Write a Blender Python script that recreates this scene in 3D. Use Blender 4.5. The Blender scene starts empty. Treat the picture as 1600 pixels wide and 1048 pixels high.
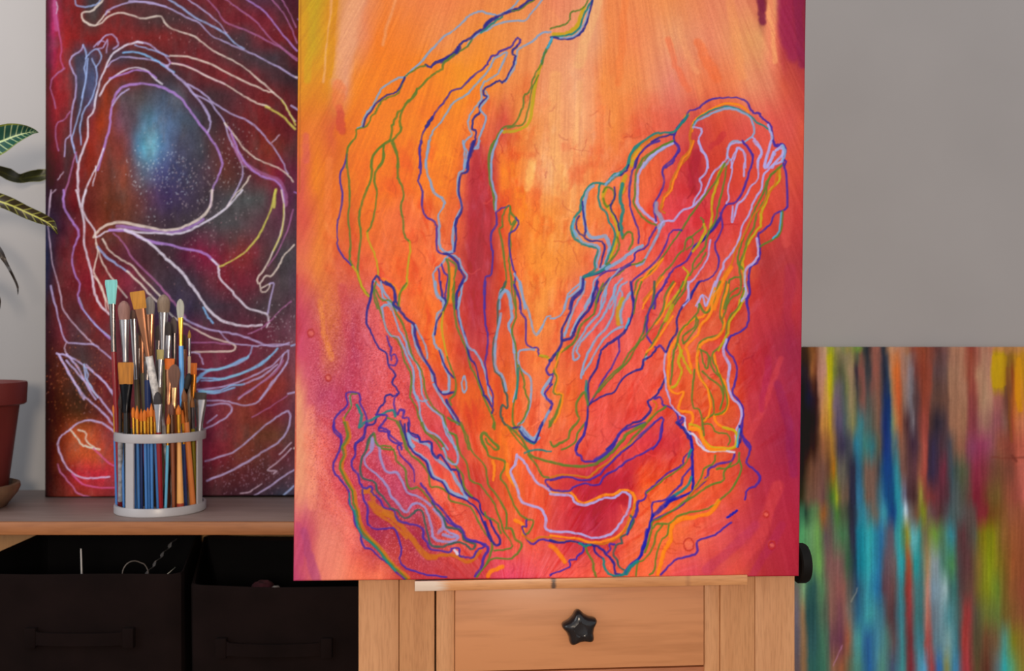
import bpy, bmesh, math, random
import numpy as np
from mathutils import Vector, Matrix

random.seed(11)
C = bpy.context.scene.collection
F = 1556.0                     # focal length in photo pixels
CAMZ = 1.0

# ------------------------------------------------------------------ camera
cd = bpy.data.cameras.new('camera')
cam = bpy.data.objects.new('camera', cd); C.objects.link(cam)
cam.location = (0, 0, CAMZ); cam.rotation_euler = (math.radians(90), 0, 0)
cd.sensor_fit = 'HORIZONTAL'; cd.sensor_width = 36.0; cd.lens = 36.0 * F / 1600.0
cd.clip_start = 0.02
cd.dof.use_dof = True; cd.dof.focus_distance = 1.11; cd.dof.aperture_fstop = 6.3
bpy.context.scene.camera = cam

# ------------------------------------------------------------------ light
W = bpy.data.worlds.new('room_light'); bpy.context.scene.world = W
W.use_nodes = True
bg = W.node_tree.nodes['Background']
bg.inputs[0].default_value = (0.965, 0.98, 1.03, 1); bg.inputs[1].default_value = 0.66

def area(name, loc, target, size, power, color):
    l = bpy.data.lights.new(name, 'AREA'); l.shape = 'DISK'; l.size = size; l.energy = power; l.color = color
    o = bpy.data.objects.new(name, l); C.objects.link(o); o.location = loc
    d = Vector(target) - Vector(loc); o.rotation_euler = d.to_track_quat('-Z', 'Y').to_euler()
    return o
area('window_daylight', (-2.6, -0.6, 1.7), (-0.4, 1.4, 1.1), 1.6, 16.0, (0.97, 0.99, 1.0))
area('lamp_behind_camera', (0.05, -0.9, 1.18), (0.0, 1.4, 0.95), 0.30, 23.0, (1.0, 0.80, 0.60))
# a spot lamp high on the left washes the top left of the wall
sl = bpy.data.lights.new('wall_spot', 'SPOT'); sl.energy = 135.0; sl.spot_size = math.radians(42); sl.spot_blend = 1.0; sl.shadow_soft_size = 0.10; sl.color = (1.0, 0.93, 0.86)
so_ = bpy.data.objects.new('wall_spot', sl); C.objects.link(so_); so_.location = (-2.0, -0.1, 2.0)
so_.rotation_euler = (Vector((-0.92, 1.585, 1.76)) - so_.location).to_track_quat('-Z', 'Y').to_euler()

vs = bpy.context.scene.view_settings
bpy.context.scene.display_settings.display_device = 'sRGB'
vs.view_transform = 'Standard'; vs.look = 'None'; vs.gamma = 1.0; vs.exposure = 0.0
vs.use_curve_mapping = False

# ------------------------------------------------------------------ helpers
def lin1(c):
    c = c / 255.0
    return c / 12.92 if c <= 0.04045 else ((c + 0.055) / 1.055) ** 2.4
def lin(rgb, e=1.0):
    return tuple(min(0.95, lin1(c) / e) for c in rgb) + (1.0,)
def at(px, py, Y):
    return Vector(((px - 800) / F * Y, Y, CAMZ - (py - 524) / F * Y))

def obj(name, bm, mat, parent=None, smooth=True):
    me = bpy.data.meshes.new(name)
    bmesh.ops.recalc_face_normals(bm, faces=bm.faces)
    bm.to_mesh(me); bm.free()
    if mat: me.materials.append(mat)
    if smooth:
        for p in me.polygons: p.use_smooth = True
        try: me.set_sharp_from_angle(angle=math.radians(38))
        except Exception: pass
    o = bpy.data.objects.new(name, me); C.objects.link(o)
    if parent: o.parent = parent
    return o
def tag(o, label, cat, group=None):
    o['label'] = label; o['category'] = cat
    if group: o['group'] = group
    return o
def thing(name, label, cat, loc=(0, 0, 0), rz=0.0, group=None):
    o = bpy.data.objects.new(name, None); C.objects.link(o)
    o.location = loc; o.rotation_euler = (0, 0, rz); o.empty_display_size = 0.05
    return tag(o, label, cat, group)
def struct(name, bm, mat):
    o = obj(name, bm, mat, smooth=False); o['kind'] = 'structure'; return o

def add_box(bm, x0, x1, y0, y1, z0, z1, bev=0.0, seg=2):
    r = bmesh.ops.create_cube(bm, size=1.0)
    vv = r['verts']
    for v in vv:
        v.co = Vector(((x0 + x1) / 2 + v.co.x * (x1 - x0), (y0 + y1) / 2 + v.co.y * (y1 - y0), (z0 + z1) / 2 + v.co.z * (z1 - z0)))
    if bev > 0:
        ed = list({e for v in vv for e in v.link_edges})
        bmesh.ops.bevel(bm, geom=ed, offset=bev, segments=seg, profile=0.5, affect='EDGES')
def box(x0, x1, y0, y1, z0, z1, bev=0.0, seg=2):
    bm = bmesh.new(); add_box(bm, x0, x1, y0, y1, z0, z1, bev, seg); return bm

def loft(bm, rings, close=True, cap0=True, cap1=True):
    vs_ = [[bm.verts.new(p) for p in ring] for ring in rings]
    n = len(vs_[0])
    for a, b in zip(vs_[:-1], vs_[1:]):
        for i in range(n if close else n - 1):
            j = (i + 1) % n
            bm.faces.new((a[i], a[j], b[j], b[i]))
    if cap0: bm.faces.new(list(reversed(vs_[0])))
    if cap1: bm.faces.new(vs_[-1])
def lathe(bm, prof, cx, cy, seg=48, a0=0.0, closed_profile=False):
    rings = []
    for i in range(seg):
        a = a0 + 2 * math.pi * i / seg
        rings.append([bm.verts.new((cx + r * math.cos(a), cy + r * math.sin(a), z)) for r, z in prof])
    n = len(prof)
    for i in range(seg):
        A, B = rings[i], rings[(i + 1) % seg]
        for k in range(n if closed_profile else n - 1):
            bm.faces.new((A[k], B[k], B[(k + 1) % n], A[(k + 1) % n]))
def tube(bm, pts, rad, seg=8):
    pts = [Vector(p) for p in pts]
    rings = []
    for i, p in enumerate(pts):
        d = (pts[min(i + 1, len(pts) - 1)] - pts[max(i - 1, 0)]).normalized()
        u = d.cross(Vector((0, 1, 0)))
        if u.length < 1e-3: u = d.cross(Vector((1, 0, 0)))
        u.normalize(); v = d.cross(u)
        r = rad[i] if isinstance(rad, (list, tuple)) else rad
        rings.append([p + u * r * math.cos(2 * math.pi * k / seg) + v * r * math.sin(2 * math.pi * k / seg) for k in range(seg)])
    loft(bm, rings)

# ------------------------------------------------------------------ materials
def nt(name):
    m = bpy.data.materials.new(name); m.use_nodes = True
    t = m.node_tree; b = t.nodes['Principled BSDF']
    return m, t, b
def node(t, typ, **kw):
    n = t.nodes.new(typ)
    for k, v in kw.items(): setattr(n, k, v)
    return n
def plain(name, col, rough=0.5, metal=0.0, var=0.06, scale=60.0, bump=0.0, spec=0.5, stretch=(1, 1, 1)):
    m, t, b = nt(name)
    tc = node(t, 'ShaderNodeTexCoord'); mp = node(t, 'ShaderNodeMapping'); mp.inputs['Scale'].default_value = stretch
    nz = node(t, 'ShaderNodeTexNoise'); nz.inputs['Scale'].default_value = scale; nz.inputs['Detail'].default_value = 4
    t.links.new(tc.outputs['Object'], mp.inputs[0]); t.links.new(mp.outputs[0], nz.inputs['Vector'])
    rp = node(t, 'ShaderNodeValToRGB')
    rp.color_ramp.elements[0].position = 0.3; rp.color_ramp.elements[1].position = 0.7
    c = Vector(col[:3])
    rp.color_ramp.elements[0].color = tuple(c * (1 - var)) + (1,); rp.color_ramp.elements[1].color = tuple(min(1, x * (1 + var)) for x in c) + (1,)
    t.links.new(nz.outputs['Fac'], rp.inputs[0]); t.links.new(rp.outputs[0], b.inputs['Base Color'])
    b.inputs['Roughness'].default_value = rough; b.inputs['Metallic'].default_value = metal
    b.inputs['Specular IOR Level'].default_value = spec
    if bump > 0:
        bp = node(t, 'ShaderNodeBump'); bp.inputs['Strength'].default_value = bump; bp.inputs['Distance'].default_value = 0.002
        t.links.new(nz.outputs['Fac'], bp.inputs['Height']); t.links.new(bp.outputs[0], b.inputs['Normal'])
    return m
def wood(name, c0, c1, axis='Z', rough=0.45, scale=14.0, patches=None, e=1.0):
    """grain stretched along one object axis; two tones and fine dark pores"""
    m, t, b = nt(name)
    tc = node(t, 'ShaderNodeTexCoord'); mp = node(t, 'ShaderNodeMapping')
    s = {'X': (0.09, 1, 1), 'Y': (1, 0.09, 1), 'Z': (1, 1, 0.09)}[axis]
    mp.inputs['Scale'].default_value = s
    t.links.new(tc.outputs['Object'], mp.inputs[0])
    nz = node(t, 'ShaderNodeTexNoise'); nz.inputs['Scale'].default_value = scale; nz.inputs['Detail'].default_value = 5; nz.inputs['Distortion'].default_value = 0.6
    n2 = node(t, 'ShaderNodeTexNoise'); n2.inputs['Scale'].default_value = scale * 22; n2.inputs['Detail'].default_value = 3
    t.links.new(mp.outputs[0], nz.inputs['Vector']); t.links.new(mp.outputs[0], n2.inputs['Vector'])
    rp = node(t, 'ShaderNodeValToRGB'); rp.color_ramp.elements[0].position = 0.32; rp.color_ramp.elements[1].position = 0.68
    rp.color_ramp.elements[0].color = lin(c0, e); rp.color_ramp.elements[1].color = lin(c1, e)
    t.links.new(nz.outputs['Fac'], rp.inputs[0])
    r2 = node(t, 'ShaderNodeValToRGB'); r2.color_ramp.elements[0].position = 0.3; r2.color_ramp.elements[1].position = 0.55
    r2.color_ramp.elements[0].color = (0.80, 0.77, 0.74, 1); r2.color_ramp.elements[1].color = (1, 1, 1, 1)
    t.links.new(n2.outputs['Fac'], r2.inputs[0])
    mx = node(t, 'ShaderNodeMix', data_type='RGBA', blend_type='MULTIPLY'); mx.inputs[0].default_value = 0.8
    t.links.new(rp.outputs[0], mx.inputs[6]); t.links.new(r2.outputs[0], mx.inputs[7])
    out = mx.outputs[2]
    for (axis_i, centre, half, soft, col, amt) in (patches or []):
        sx = node(t, 'ShaderNodeSeparateXYZ'); t.links.new(tc.outputs['Object'], sx.inputs[0])
        d = node(t, 'ShaderNodeMath', operation='SUBTRACT'); t.links.new(sx.outputs[axis_i], d.inputs[0]); d.inputs[1].default_value = centre
        a = node(t, 'ShaderNodeMath', operation='ABSOLUTE'); t.links.new(d.outputs[0], a.inputs[0])
        w = node(t, 'ShaderNodeMath', operation='MULTIPLY_ADD'); t.links.new(n2.outputs['Fac'], w.inputs[0]); w.inputs[1].default_value = soft * 1.2; t.links.new(a.outputs[0], w.inputs[2])
        mr = node(t, 'ShaderNodeMapRange'); t.links.new(w.outputs[0], mr.inputs[0])
        mr.inputs[1].default_value = half + soft * 0.4; mr.inputs[2].default_value = half + soft * 1.2; mr.inputs[3].default_value = amt; mr.inputs[4].default_value = 0.0
        m2 = node(t, 'ShaderNodeMix', data_type='RGBA'); t.links.new(mr.outputs[0], m2.inputs[0]); t.links.new(out, m2.inputs[6]); m2.inputs[7].default_value = lin(col, e)
        out = m2.outputs[2]
    t.links.new(out, b.inputs['Base Color']); b.inputs['Roughness'].default_value = rough
    bp = node(t, 'ShaderNodeBump'); bp.inputs['Strength'].default_value = 0.15; bp.inputs['Distance'].default_value = 0.0006
    t.links.new(n2.outputs['Fac'], bp.inputs['Height']); t.links.new(bp.outputs[0], b.inputs['Normal'])
    return m
# ------------------------------------------------------------------ the room
WALL_Y = 1.585; SHELF_Z = 0.7569
m_wall = plain('wall_paint', (0.372, 0.370, 0.380), rough=0.9, var=0.03, scale=5.0, bump=0.12, spec=0.15)
m_floor = wood('floor_boards', (120, 84, 56), (150, 108, 74), axis='X', rough=0.5, scale=9)
struct('wall_back', box(-3.2, 3.2, WALL_Y, WALL_Y + 0.1, 0.0, 2.6), m_wall)
struct('floor', box(-3.2, 3.2, -2.6, WALL_Y + 0.1, -0.06, 0.0), m_floor)
# ------------------------------------------------------------------ painting engine
# The pigments of each canvas are mixed here: rows of base colours, brush streaks and drawn lines,
# then stored, with local light divided out, as the colour of the canvas mesh (one vertex about every millimetre).
def hashn(ix, iy, seed):
    h = (ix * 374761393 + iy * 668265263 + seed * 974634777) & 0xFFFFFFFF
    h = ((h ^ (h >> 13)) * 1274126177) & 0xFFFFFFFF
    return ((h ^ (h >> 16)) & 0xFFFF) / 65535.0
def vnoise(x, y, seed=0):
    x = np.asarray(x, dtype=np.float64); y = np.asarray(y, dtype=np.float64)
    ix = np.floor(x).astype(np.int64); iy = np.floor(y).astype(np.int64)
    fx = x - ix; fy = y - iy
    fx = fx * fx * (3 - 2 * fx); fy = fy * fy * (3 - 2 * fy)
    a = hashn(ix, iy, seed); b = hashn(ix + 1, iy, seed); c = hashn(ix, iy + 1, seed); d = hashn(ix + 1, iy + 1, seed)
    return (a * (1 - fx) + b * fx) * (1 - fy) + (c * (1 - fx) + d * fx) * fy - 0.5
def fbm(x, y, seed=0, octv=4):
    s = 0; a = 1.0; t = 0
    for k in range(octv):
        s = s + a * vnoise(x * 2 ** k, y * 2 ** k, seed + 17 * k); t += a; a *= 0.55
    return s / t
def parse_rows(txt):
    rows = []
    for ln in txt.strip().split('\n'):
        y, rest = ln.split(':')
        st = sorted((tuple(float(v) for v in s.replace(',', ' ').split()) for s in rest.split(';') if s.strip()), key=lambda q: q[0])
        rows.append((float(y), np.array(st)))
    rows.sort(key=lambda q: q[0])
    return rows
class Canvas:
    def __init__(s, x0, y0, x1, y1):
        s.x0, s.y0 = x0, y0; s.w = int(x1 - x0); s.h = int(y1 - y0)
        s.Y, s.X = np.mgrid[0:s.h, 0:s.w].astype(np.float64); s.X += x0; s.Y += y0
        s.img = np.zeros((s.h, s.w, 3)); s.relief = np.zeros((s.h, s.w))
    def base(s, rows, wx, wy):
        ys = np.array([r[0] for r in rows])
        xs = np.arange(s.x0, s.x0 + s.w)
        tab = np.stack([np.stack([np.interp(xs, r[1][:, 0], r[1][:, 1 + k]) for k in range(3)], 1) for r in rows])  # rows, w, 3
        X = np.clip(s.X + wx - s.x0, 0, s.w - 1.001); Y = np.clip(s.Y + wy, ys[0], ys[-1] - 0.01)
        j = np.clip(np.searchsorted(ys, Y, side='right') - 1, 0, len(ys) - 2)
        f = (Y - ys[j]) / (ys[j + 1] - ys[j]); f = f * f * (3 - 2 * f) * 0.5 + f * 0.5
        i = X.astype(int); g = (X - i)[..., None]
        a = tab[j, i] * (1 - g) + tab[j, i + 1] * g
        b = tab[j + 1, i] * (1 - g) + tab[j + 1, i + 1] * g
        s.img = a * (1 - f[..., None]) + b * f[..., None]
    def stroke(s, pts, col, w, alpha=1.0, soft=1.2, jit=0.4, relief=0.0, sub=4, var=0.25):
        p = np.array(pts, float)
        if len(p) < 2: return
        q = np.vstack([2 * p[0] - p[1], p, 2 * p[-1] - p[-2]])
        out = []
        for i in range(1, len(q) - 2):
            for k in range(sub):
                t = k / sub
                c = 0.5 * ((2 * q[i]) + (-q[i - 1] + q[i + 1]) * t + (2 * q[i - 1] - 5 * q[i] + 4 * q[i + 1] - q[i + 2]) * t * t + (-q[i - 1] + 3 * q[i] - 3 * q[i + 1] + q[i + 2]) * t ** 3)
                out.append(c)
        out.append(q[-2]); out = np.array(out)
        rs = np.random.RandomState(int(abs(p.sum() * 7)) % 100000)
        out[1:-1] += rs.normal(0, jit, out[1:-1].shape)
        m = w / 2 + soft + 2
        lo = np.floor(out.min(0) - m).astype(int) - [s.x0, s.y0]; hi = np.ceil(out.max(0) + m).astype(int) - [s.x0, s.y0]
        lo = np.maximum(lo, 0); hi = np.minimum(hi, [s.w, s.h])
        if hi[0] <= lo[0] or hi[1] <= lo[1]: return
        D = np.full((hi[1] - lo[1], hi[0] - lo[0]), 1e3)
        wv = w * (1 + var * np.convolve(rs.normal(0, 1, len(out) + 4), np.ones(5) / 5, 'valid'))
        for a, b, ww in zip(out[:-1], out[1:], wv):
            l2 = np.floor(np.minimum(a, b) - m - 1).astype(int) - [s.x0, s.y0]; h2 = np.ceil(np.maximum(a, b) + m + 1).astype(int) - [s.x0, s.y0]
            l2 = np.maximum(l2, lo); h2 = np.minimum(h2, hi)
            if h2[0] <= l2[0] or h2[1] <= l2[1]: continue
            X = s.X[l2[1]:h2[1], l2[0]:h2[0]]; Y = s.Y[l2[1]:h2[1], l2[0]:h2[0]]
            d = b - a; L = max(d @ d, 1e-9)
            t = np.clip(((X - a[0]) * d[0] + (Y - a[1]) * d[1]) / L, 0, 1)
            dist = np.hypot(X - a[0] - t * d[0], Y - a[1] - t * d[1]) - ww / 2
            sl = D[l2[1] - lo[1]:h2[1] - lo[1], l2[0] - lo[0]:h2[0] - lo[0]]
            np.minimum(sl, dist, out=sl)
        al = np.clip(0.5 - D / soft, 0, 1)
        al = al * al * (3 - 2 * al) * alpha
        X = s.X[lo[1]:hi[1], lo[0]:hi[0]]; Y = s.Y[lo[1]:hi[1], lo[0]:hi[0]]
        al = al * np.clip(1.0 + 0.7 * fbm(X / 6, Y / 6, 5, 2), 0.5, 1)
        s.img[lo[1]:hi[1], lo[0]:hi[0]] = s.img[lo[1]:hi[1], lo[0]:hi[0]] * (1 - al[..., None]) + np.array(col, float) * al[..., None]
        if relief: s.relief[lo[1]:hi[1], lo[0]:hi[0]] += relief * al
    def sample(s, px, py, arr):
        x = np.clip(px - s.x0, 0, s.w - 1.001); y = np.clip(py - s.y0, 0, s.h - 1.001)
        i = x.astype(int); j = y.astype(int); fx = x - i; fy = y - j
        if arr.ndim == 3: fx = fx[:, None]; fy = fy[:, None]
        return (arr[j, i] * (1 - fx) + arr[j, i + 1] * fx) * (1 - fy) + (arr[j + 1, i] * (1 - fx) + arr[j + 1, i + 1] * fx) * fy
def draw(cv, txt, pal, tiles, alpha=0.9, relief=0.25, wk=1.0):
    """lines: tile colour width | x,y x,y ..."""
    for ln in txt.strip().split('\n'):
        ln = ln.strip()
        if not ln or ln[0] == '#': continue
        h, rest = ln.split('|'); h = h.split(); tx, ty, sc = tiles[h[0]]
        pts = [tuple(float(v) for v in q.split(',')) for q in rest.split()]
        w = float(h[2]); soft = 1.6 if w < 6 else 3.0
        cv.stroke([(tx + a / sc, ty + b / sc) for a, b in pts], pal[h[1]], w * wk, alpha if w < 6 else alpha * 0.85, soft, relief=relief)

def pose(O, yaw, lean, roll):
    r = np.array([math.cos(yaw), math.sin(yaw), 0.0]); n = np.array([math.sin(yaw), -math.cos(yaw), 0.0]); u = np.array([0, 0, 1.0])
    u2 = u * math.cos(lean) - n * math.sin(lean); n2 = n * math.cos(lean) + u * math.sin(lean)
    r3 = r * math.cos(roll) + u2 * math.sin(roll); u3 = u2 * math.cos(roll) - r * math.sin(roll)
    return np.array(O, float), r3, u3, n2
def canvas_object(name, cv, O, yaw, lean, roll, width, height, thick, pitch_px, mat, e, dens=1.0, side=0.9):
    """stretched canvas: finely gridded front with rounded edges, wrapped sides and a back; origin at bottom centre"""
    O, r, u, n = pose(O, yaw, lean, roll)
    pitch = pitch_px / F * O[1]
    nx = int(width / pitch) + 1
    a = np.linspace(-width / 2, width / 2, nx)
    # rows: fine as far up as the photo reaches, then coarse
    zt = (CAMZ + 530.0 / F * O[1]) - O[2]
    zt = min(zt, height); z_lo = max(0.0, (CAMZ - 534.0 / F * O[1]) - O[2])
    fine = np.arange(z_lo, zt, pitch)
    low = np.linspace(0, z_lo, 30)[:-1] if z_lo > 0.01 else np.array([])
    top = np.linspace(zt, height, 30) if height - zt > 0.005 else np.array([height])
    v = np.concatenate([low, fine, top]); ny = len(v)
    A, Vv = np.meshgrid(a, v)
    P0 = O + A[..., None] * r + Vv[..., None] * u
    px = 800 + F * P0[..., 0] / P0[..., 1]; py = 524 - F * (P0[..., 2] - CAMZ) / P0[..., 1]
    col = cv.sample(px.ravel(), py.ravel(), cv.img); rel = cv.sample(px.ravel(), py.ravel(), cv.relief).reshape(A.shape)
    R = 0.0022
    dx = np.minimum(A + width / 2, width / 2 - A); dz = np.minimum(Vv, height - Vv)
    def fall(d):
        t = np.clip(1 - d / R, 0, 1); return R * (1 - np.sqrt(np.clip(1 - t * t, 0, 1)))
    drop = np.maximum(fall(dx), fall(dz))
    edge = np.clip(np.minimum(dx, dz) / 0.006, 0, 1)
    off = rel * 0.001 * edge - drop
    P = P0 + off[..., None] * n
    N = nx * ny
    verts = [P.reshape(-1, 3)]
    q = np.arange(N).reshape(ny, nx)
    faces = np.stack([q[:-1, :-1], q[:-1, 1:], q[1:, 1:], q[1:, :-1]], -1).reshape(-1, 4)
    per = np.concatenate([q[0, :], q[1:, -1], q[-1, -2::-1], q[-2:0:-1, 0]])
    back = (P0.reshape(-1, 3)[per]) - thick * n
    m = len(per)
    verts.append(back); bi = N + np.arange(m); nxt = np.roll(np.arange(m), -1)
    sides = np.stack([per, bi, bi[nxt], per[nxt]], -1)
    # back panel: a recessed inner face is never seen, one rectangle of the four corners closes it
    c = [0, nx - 1, nx - 1 + ny - 1, 2 * (nx - 1) + ny - 1]
    V = np.concatenate(verts).astype(np.float32)
    Vl = V - O.astype(np.float32)
    me = bpy.data.meshes.new(name)
    Fq = np.concatenate([faces, sides]).astype(np.int32)
    loops = np.concatenate([Fq.ravel(), bi[::-1].astype(np.int32)])
    starts = np.concatenate([np.arange(len(Fq)) * 4, [len(Fq) * 4]]).astype(np.int32)
    me.vertices.add(len(V)); me.vertices.foreach_set('co', Vl.ravel())
    me.loops.add(len(loops)); me.loops.foreach_set('vertex_index', loops)
    me.polygons.add(len(starts)); me.polygons.foreach_set('loop_start', starts)
    sm = np.ones(len(starts), bool); sm[len(faces):] = False
    me.polygons.foreach_set('use_smooth', sm)
    me.update(calc_edges=True)
    rgb = np.clip(np.concatenate([col, col[per] * side]), 0, 255) / 255.0
    lr = np.where(rgb <= 0.04045, rgb / 12.92, ((rgb + 0.055) / 1.055) ** 2.4)
    # local light, divided out so the colours offset shade, a coarse table from its top left to its bottom right
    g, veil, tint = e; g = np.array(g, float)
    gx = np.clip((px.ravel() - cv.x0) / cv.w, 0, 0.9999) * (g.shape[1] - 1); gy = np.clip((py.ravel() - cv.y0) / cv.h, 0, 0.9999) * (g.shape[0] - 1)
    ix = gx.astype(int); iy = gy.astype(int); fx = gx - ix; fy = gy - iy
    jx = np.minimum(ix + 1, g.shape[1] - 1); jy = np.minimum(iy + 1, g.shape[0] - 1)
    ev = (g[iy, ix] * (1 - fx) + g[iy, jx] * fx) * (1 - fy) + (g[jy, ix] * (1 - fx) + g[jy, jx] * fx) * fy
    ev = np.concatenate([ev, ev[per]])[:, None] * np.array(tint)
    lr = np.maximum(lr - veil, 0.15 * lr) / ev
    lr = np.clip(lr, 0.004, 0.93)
    at_ = me.color_attributes.new('pigment_light_offset', 'FLOAT_COLOR', 'POINT')
    at_.data.foreach_set('color', np.concatenate([lr, np.ones((len(lr), 1))], 1).astype(np.float32).ravel())
    me.materials.append(mat)
    o = bpy.data.objects.new(name, me); C.objects.link(o); o.location = O
    return o
def paint_mat(name, rough, weave, grain, spec):
    m, t, b = nt(name)
    ca = node(t, 'ShaderNodeVertexColor', layer_name='pigment_light_offset')
    tc = node(t, 'ShaderNodeTexCoord')
    nz = node(t, 'ShaderNodeTexNoise'); nz.inputs['Scale'].default_value = 900; nz.inputs['Detail'].default_value = 3
    t.links.new(tc.outputs['Object'], nz.inputs['Vector'])
    mr = node(t, 'ShaderNodeMapRange'); t.links.new(nz.outputs['Fac'], mr.inputs[0])
    mr.inputs[1].default_value = 0.25; mr.inputs[2].default_value = 0.75; mr.inputs[3].default_value = 1 - grain; mr.inputs[4].default_value = 1 + grain
    mx = node(t, 'ShaderNodeMix', data_type='RGBA', blend_type='MULTIPLY'); mx.inputs[0].default_value = 1.0
    t.links.new(ca.outputs[0], mx.inputs[6]); t.links.new(mr.outputs[0], mx.inputs[7])
    t.links.new(mx.outputs[2], b.inputs['Base Color'])
    b.inputs['Roughness'].default_value = rough; b.inputs['Specular IOR Level'].default_value = spec
    sx = node(t, 'ShaderNodeSeparateXYZ'); t.links.new(tc.outputs['Object'], sx.inputs[0])
    waves = []
    for k in (0, 2):
        s1 = node(t, 'ShaderNodeMath', operation='MULTIPLY'); t.links.new(sx.outputs[k], s1.inputs[0]); s1.inputs[1].default_value = 2 * math.pi / 0.0013
        s2 = node(t, 'ShaderNodeMath', operation='SINE'); t.links.new(s1.outputs[0], s2.inputs[0]); waves.append(s2)
    ad = node(t, 'ShaderNodeMath', operation='MULTIPLY'); t.links.new(waves[0].outputs[0], ad.inputs[0]); t.links.new(waves[1].outputs[0], ad.inputs[1])
    n2 = node(t, 'ShaderNodeTexNoise'); n2.inputs['Scale'].default_value = 260; n2.inputs['Detail'].default_value = 4
    t.links.new(tc.outputs['Object'], n2.inputs['Vector'])
    su = node(t, 'ShaderNodeMath', operation='MULTIPLY_ADD'); t.links.new(ad.outputs[0], su.inputs[0]); su.inputs[1].default_value = weave; t.links.new(n2.outputs['Fac'], su.inputs[2])
    bp = node(t, 'ShaderNodeBump'); bp.inputs['Strength'].default_value = 0.35; bp.inputs['Distance'].default_value = 0.0006
    t.links.new(su.outputs[0], bp.inputs['Height']); t.links.new(bp.outputs[0], b.inputs['Normal'])
    return m
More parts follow.
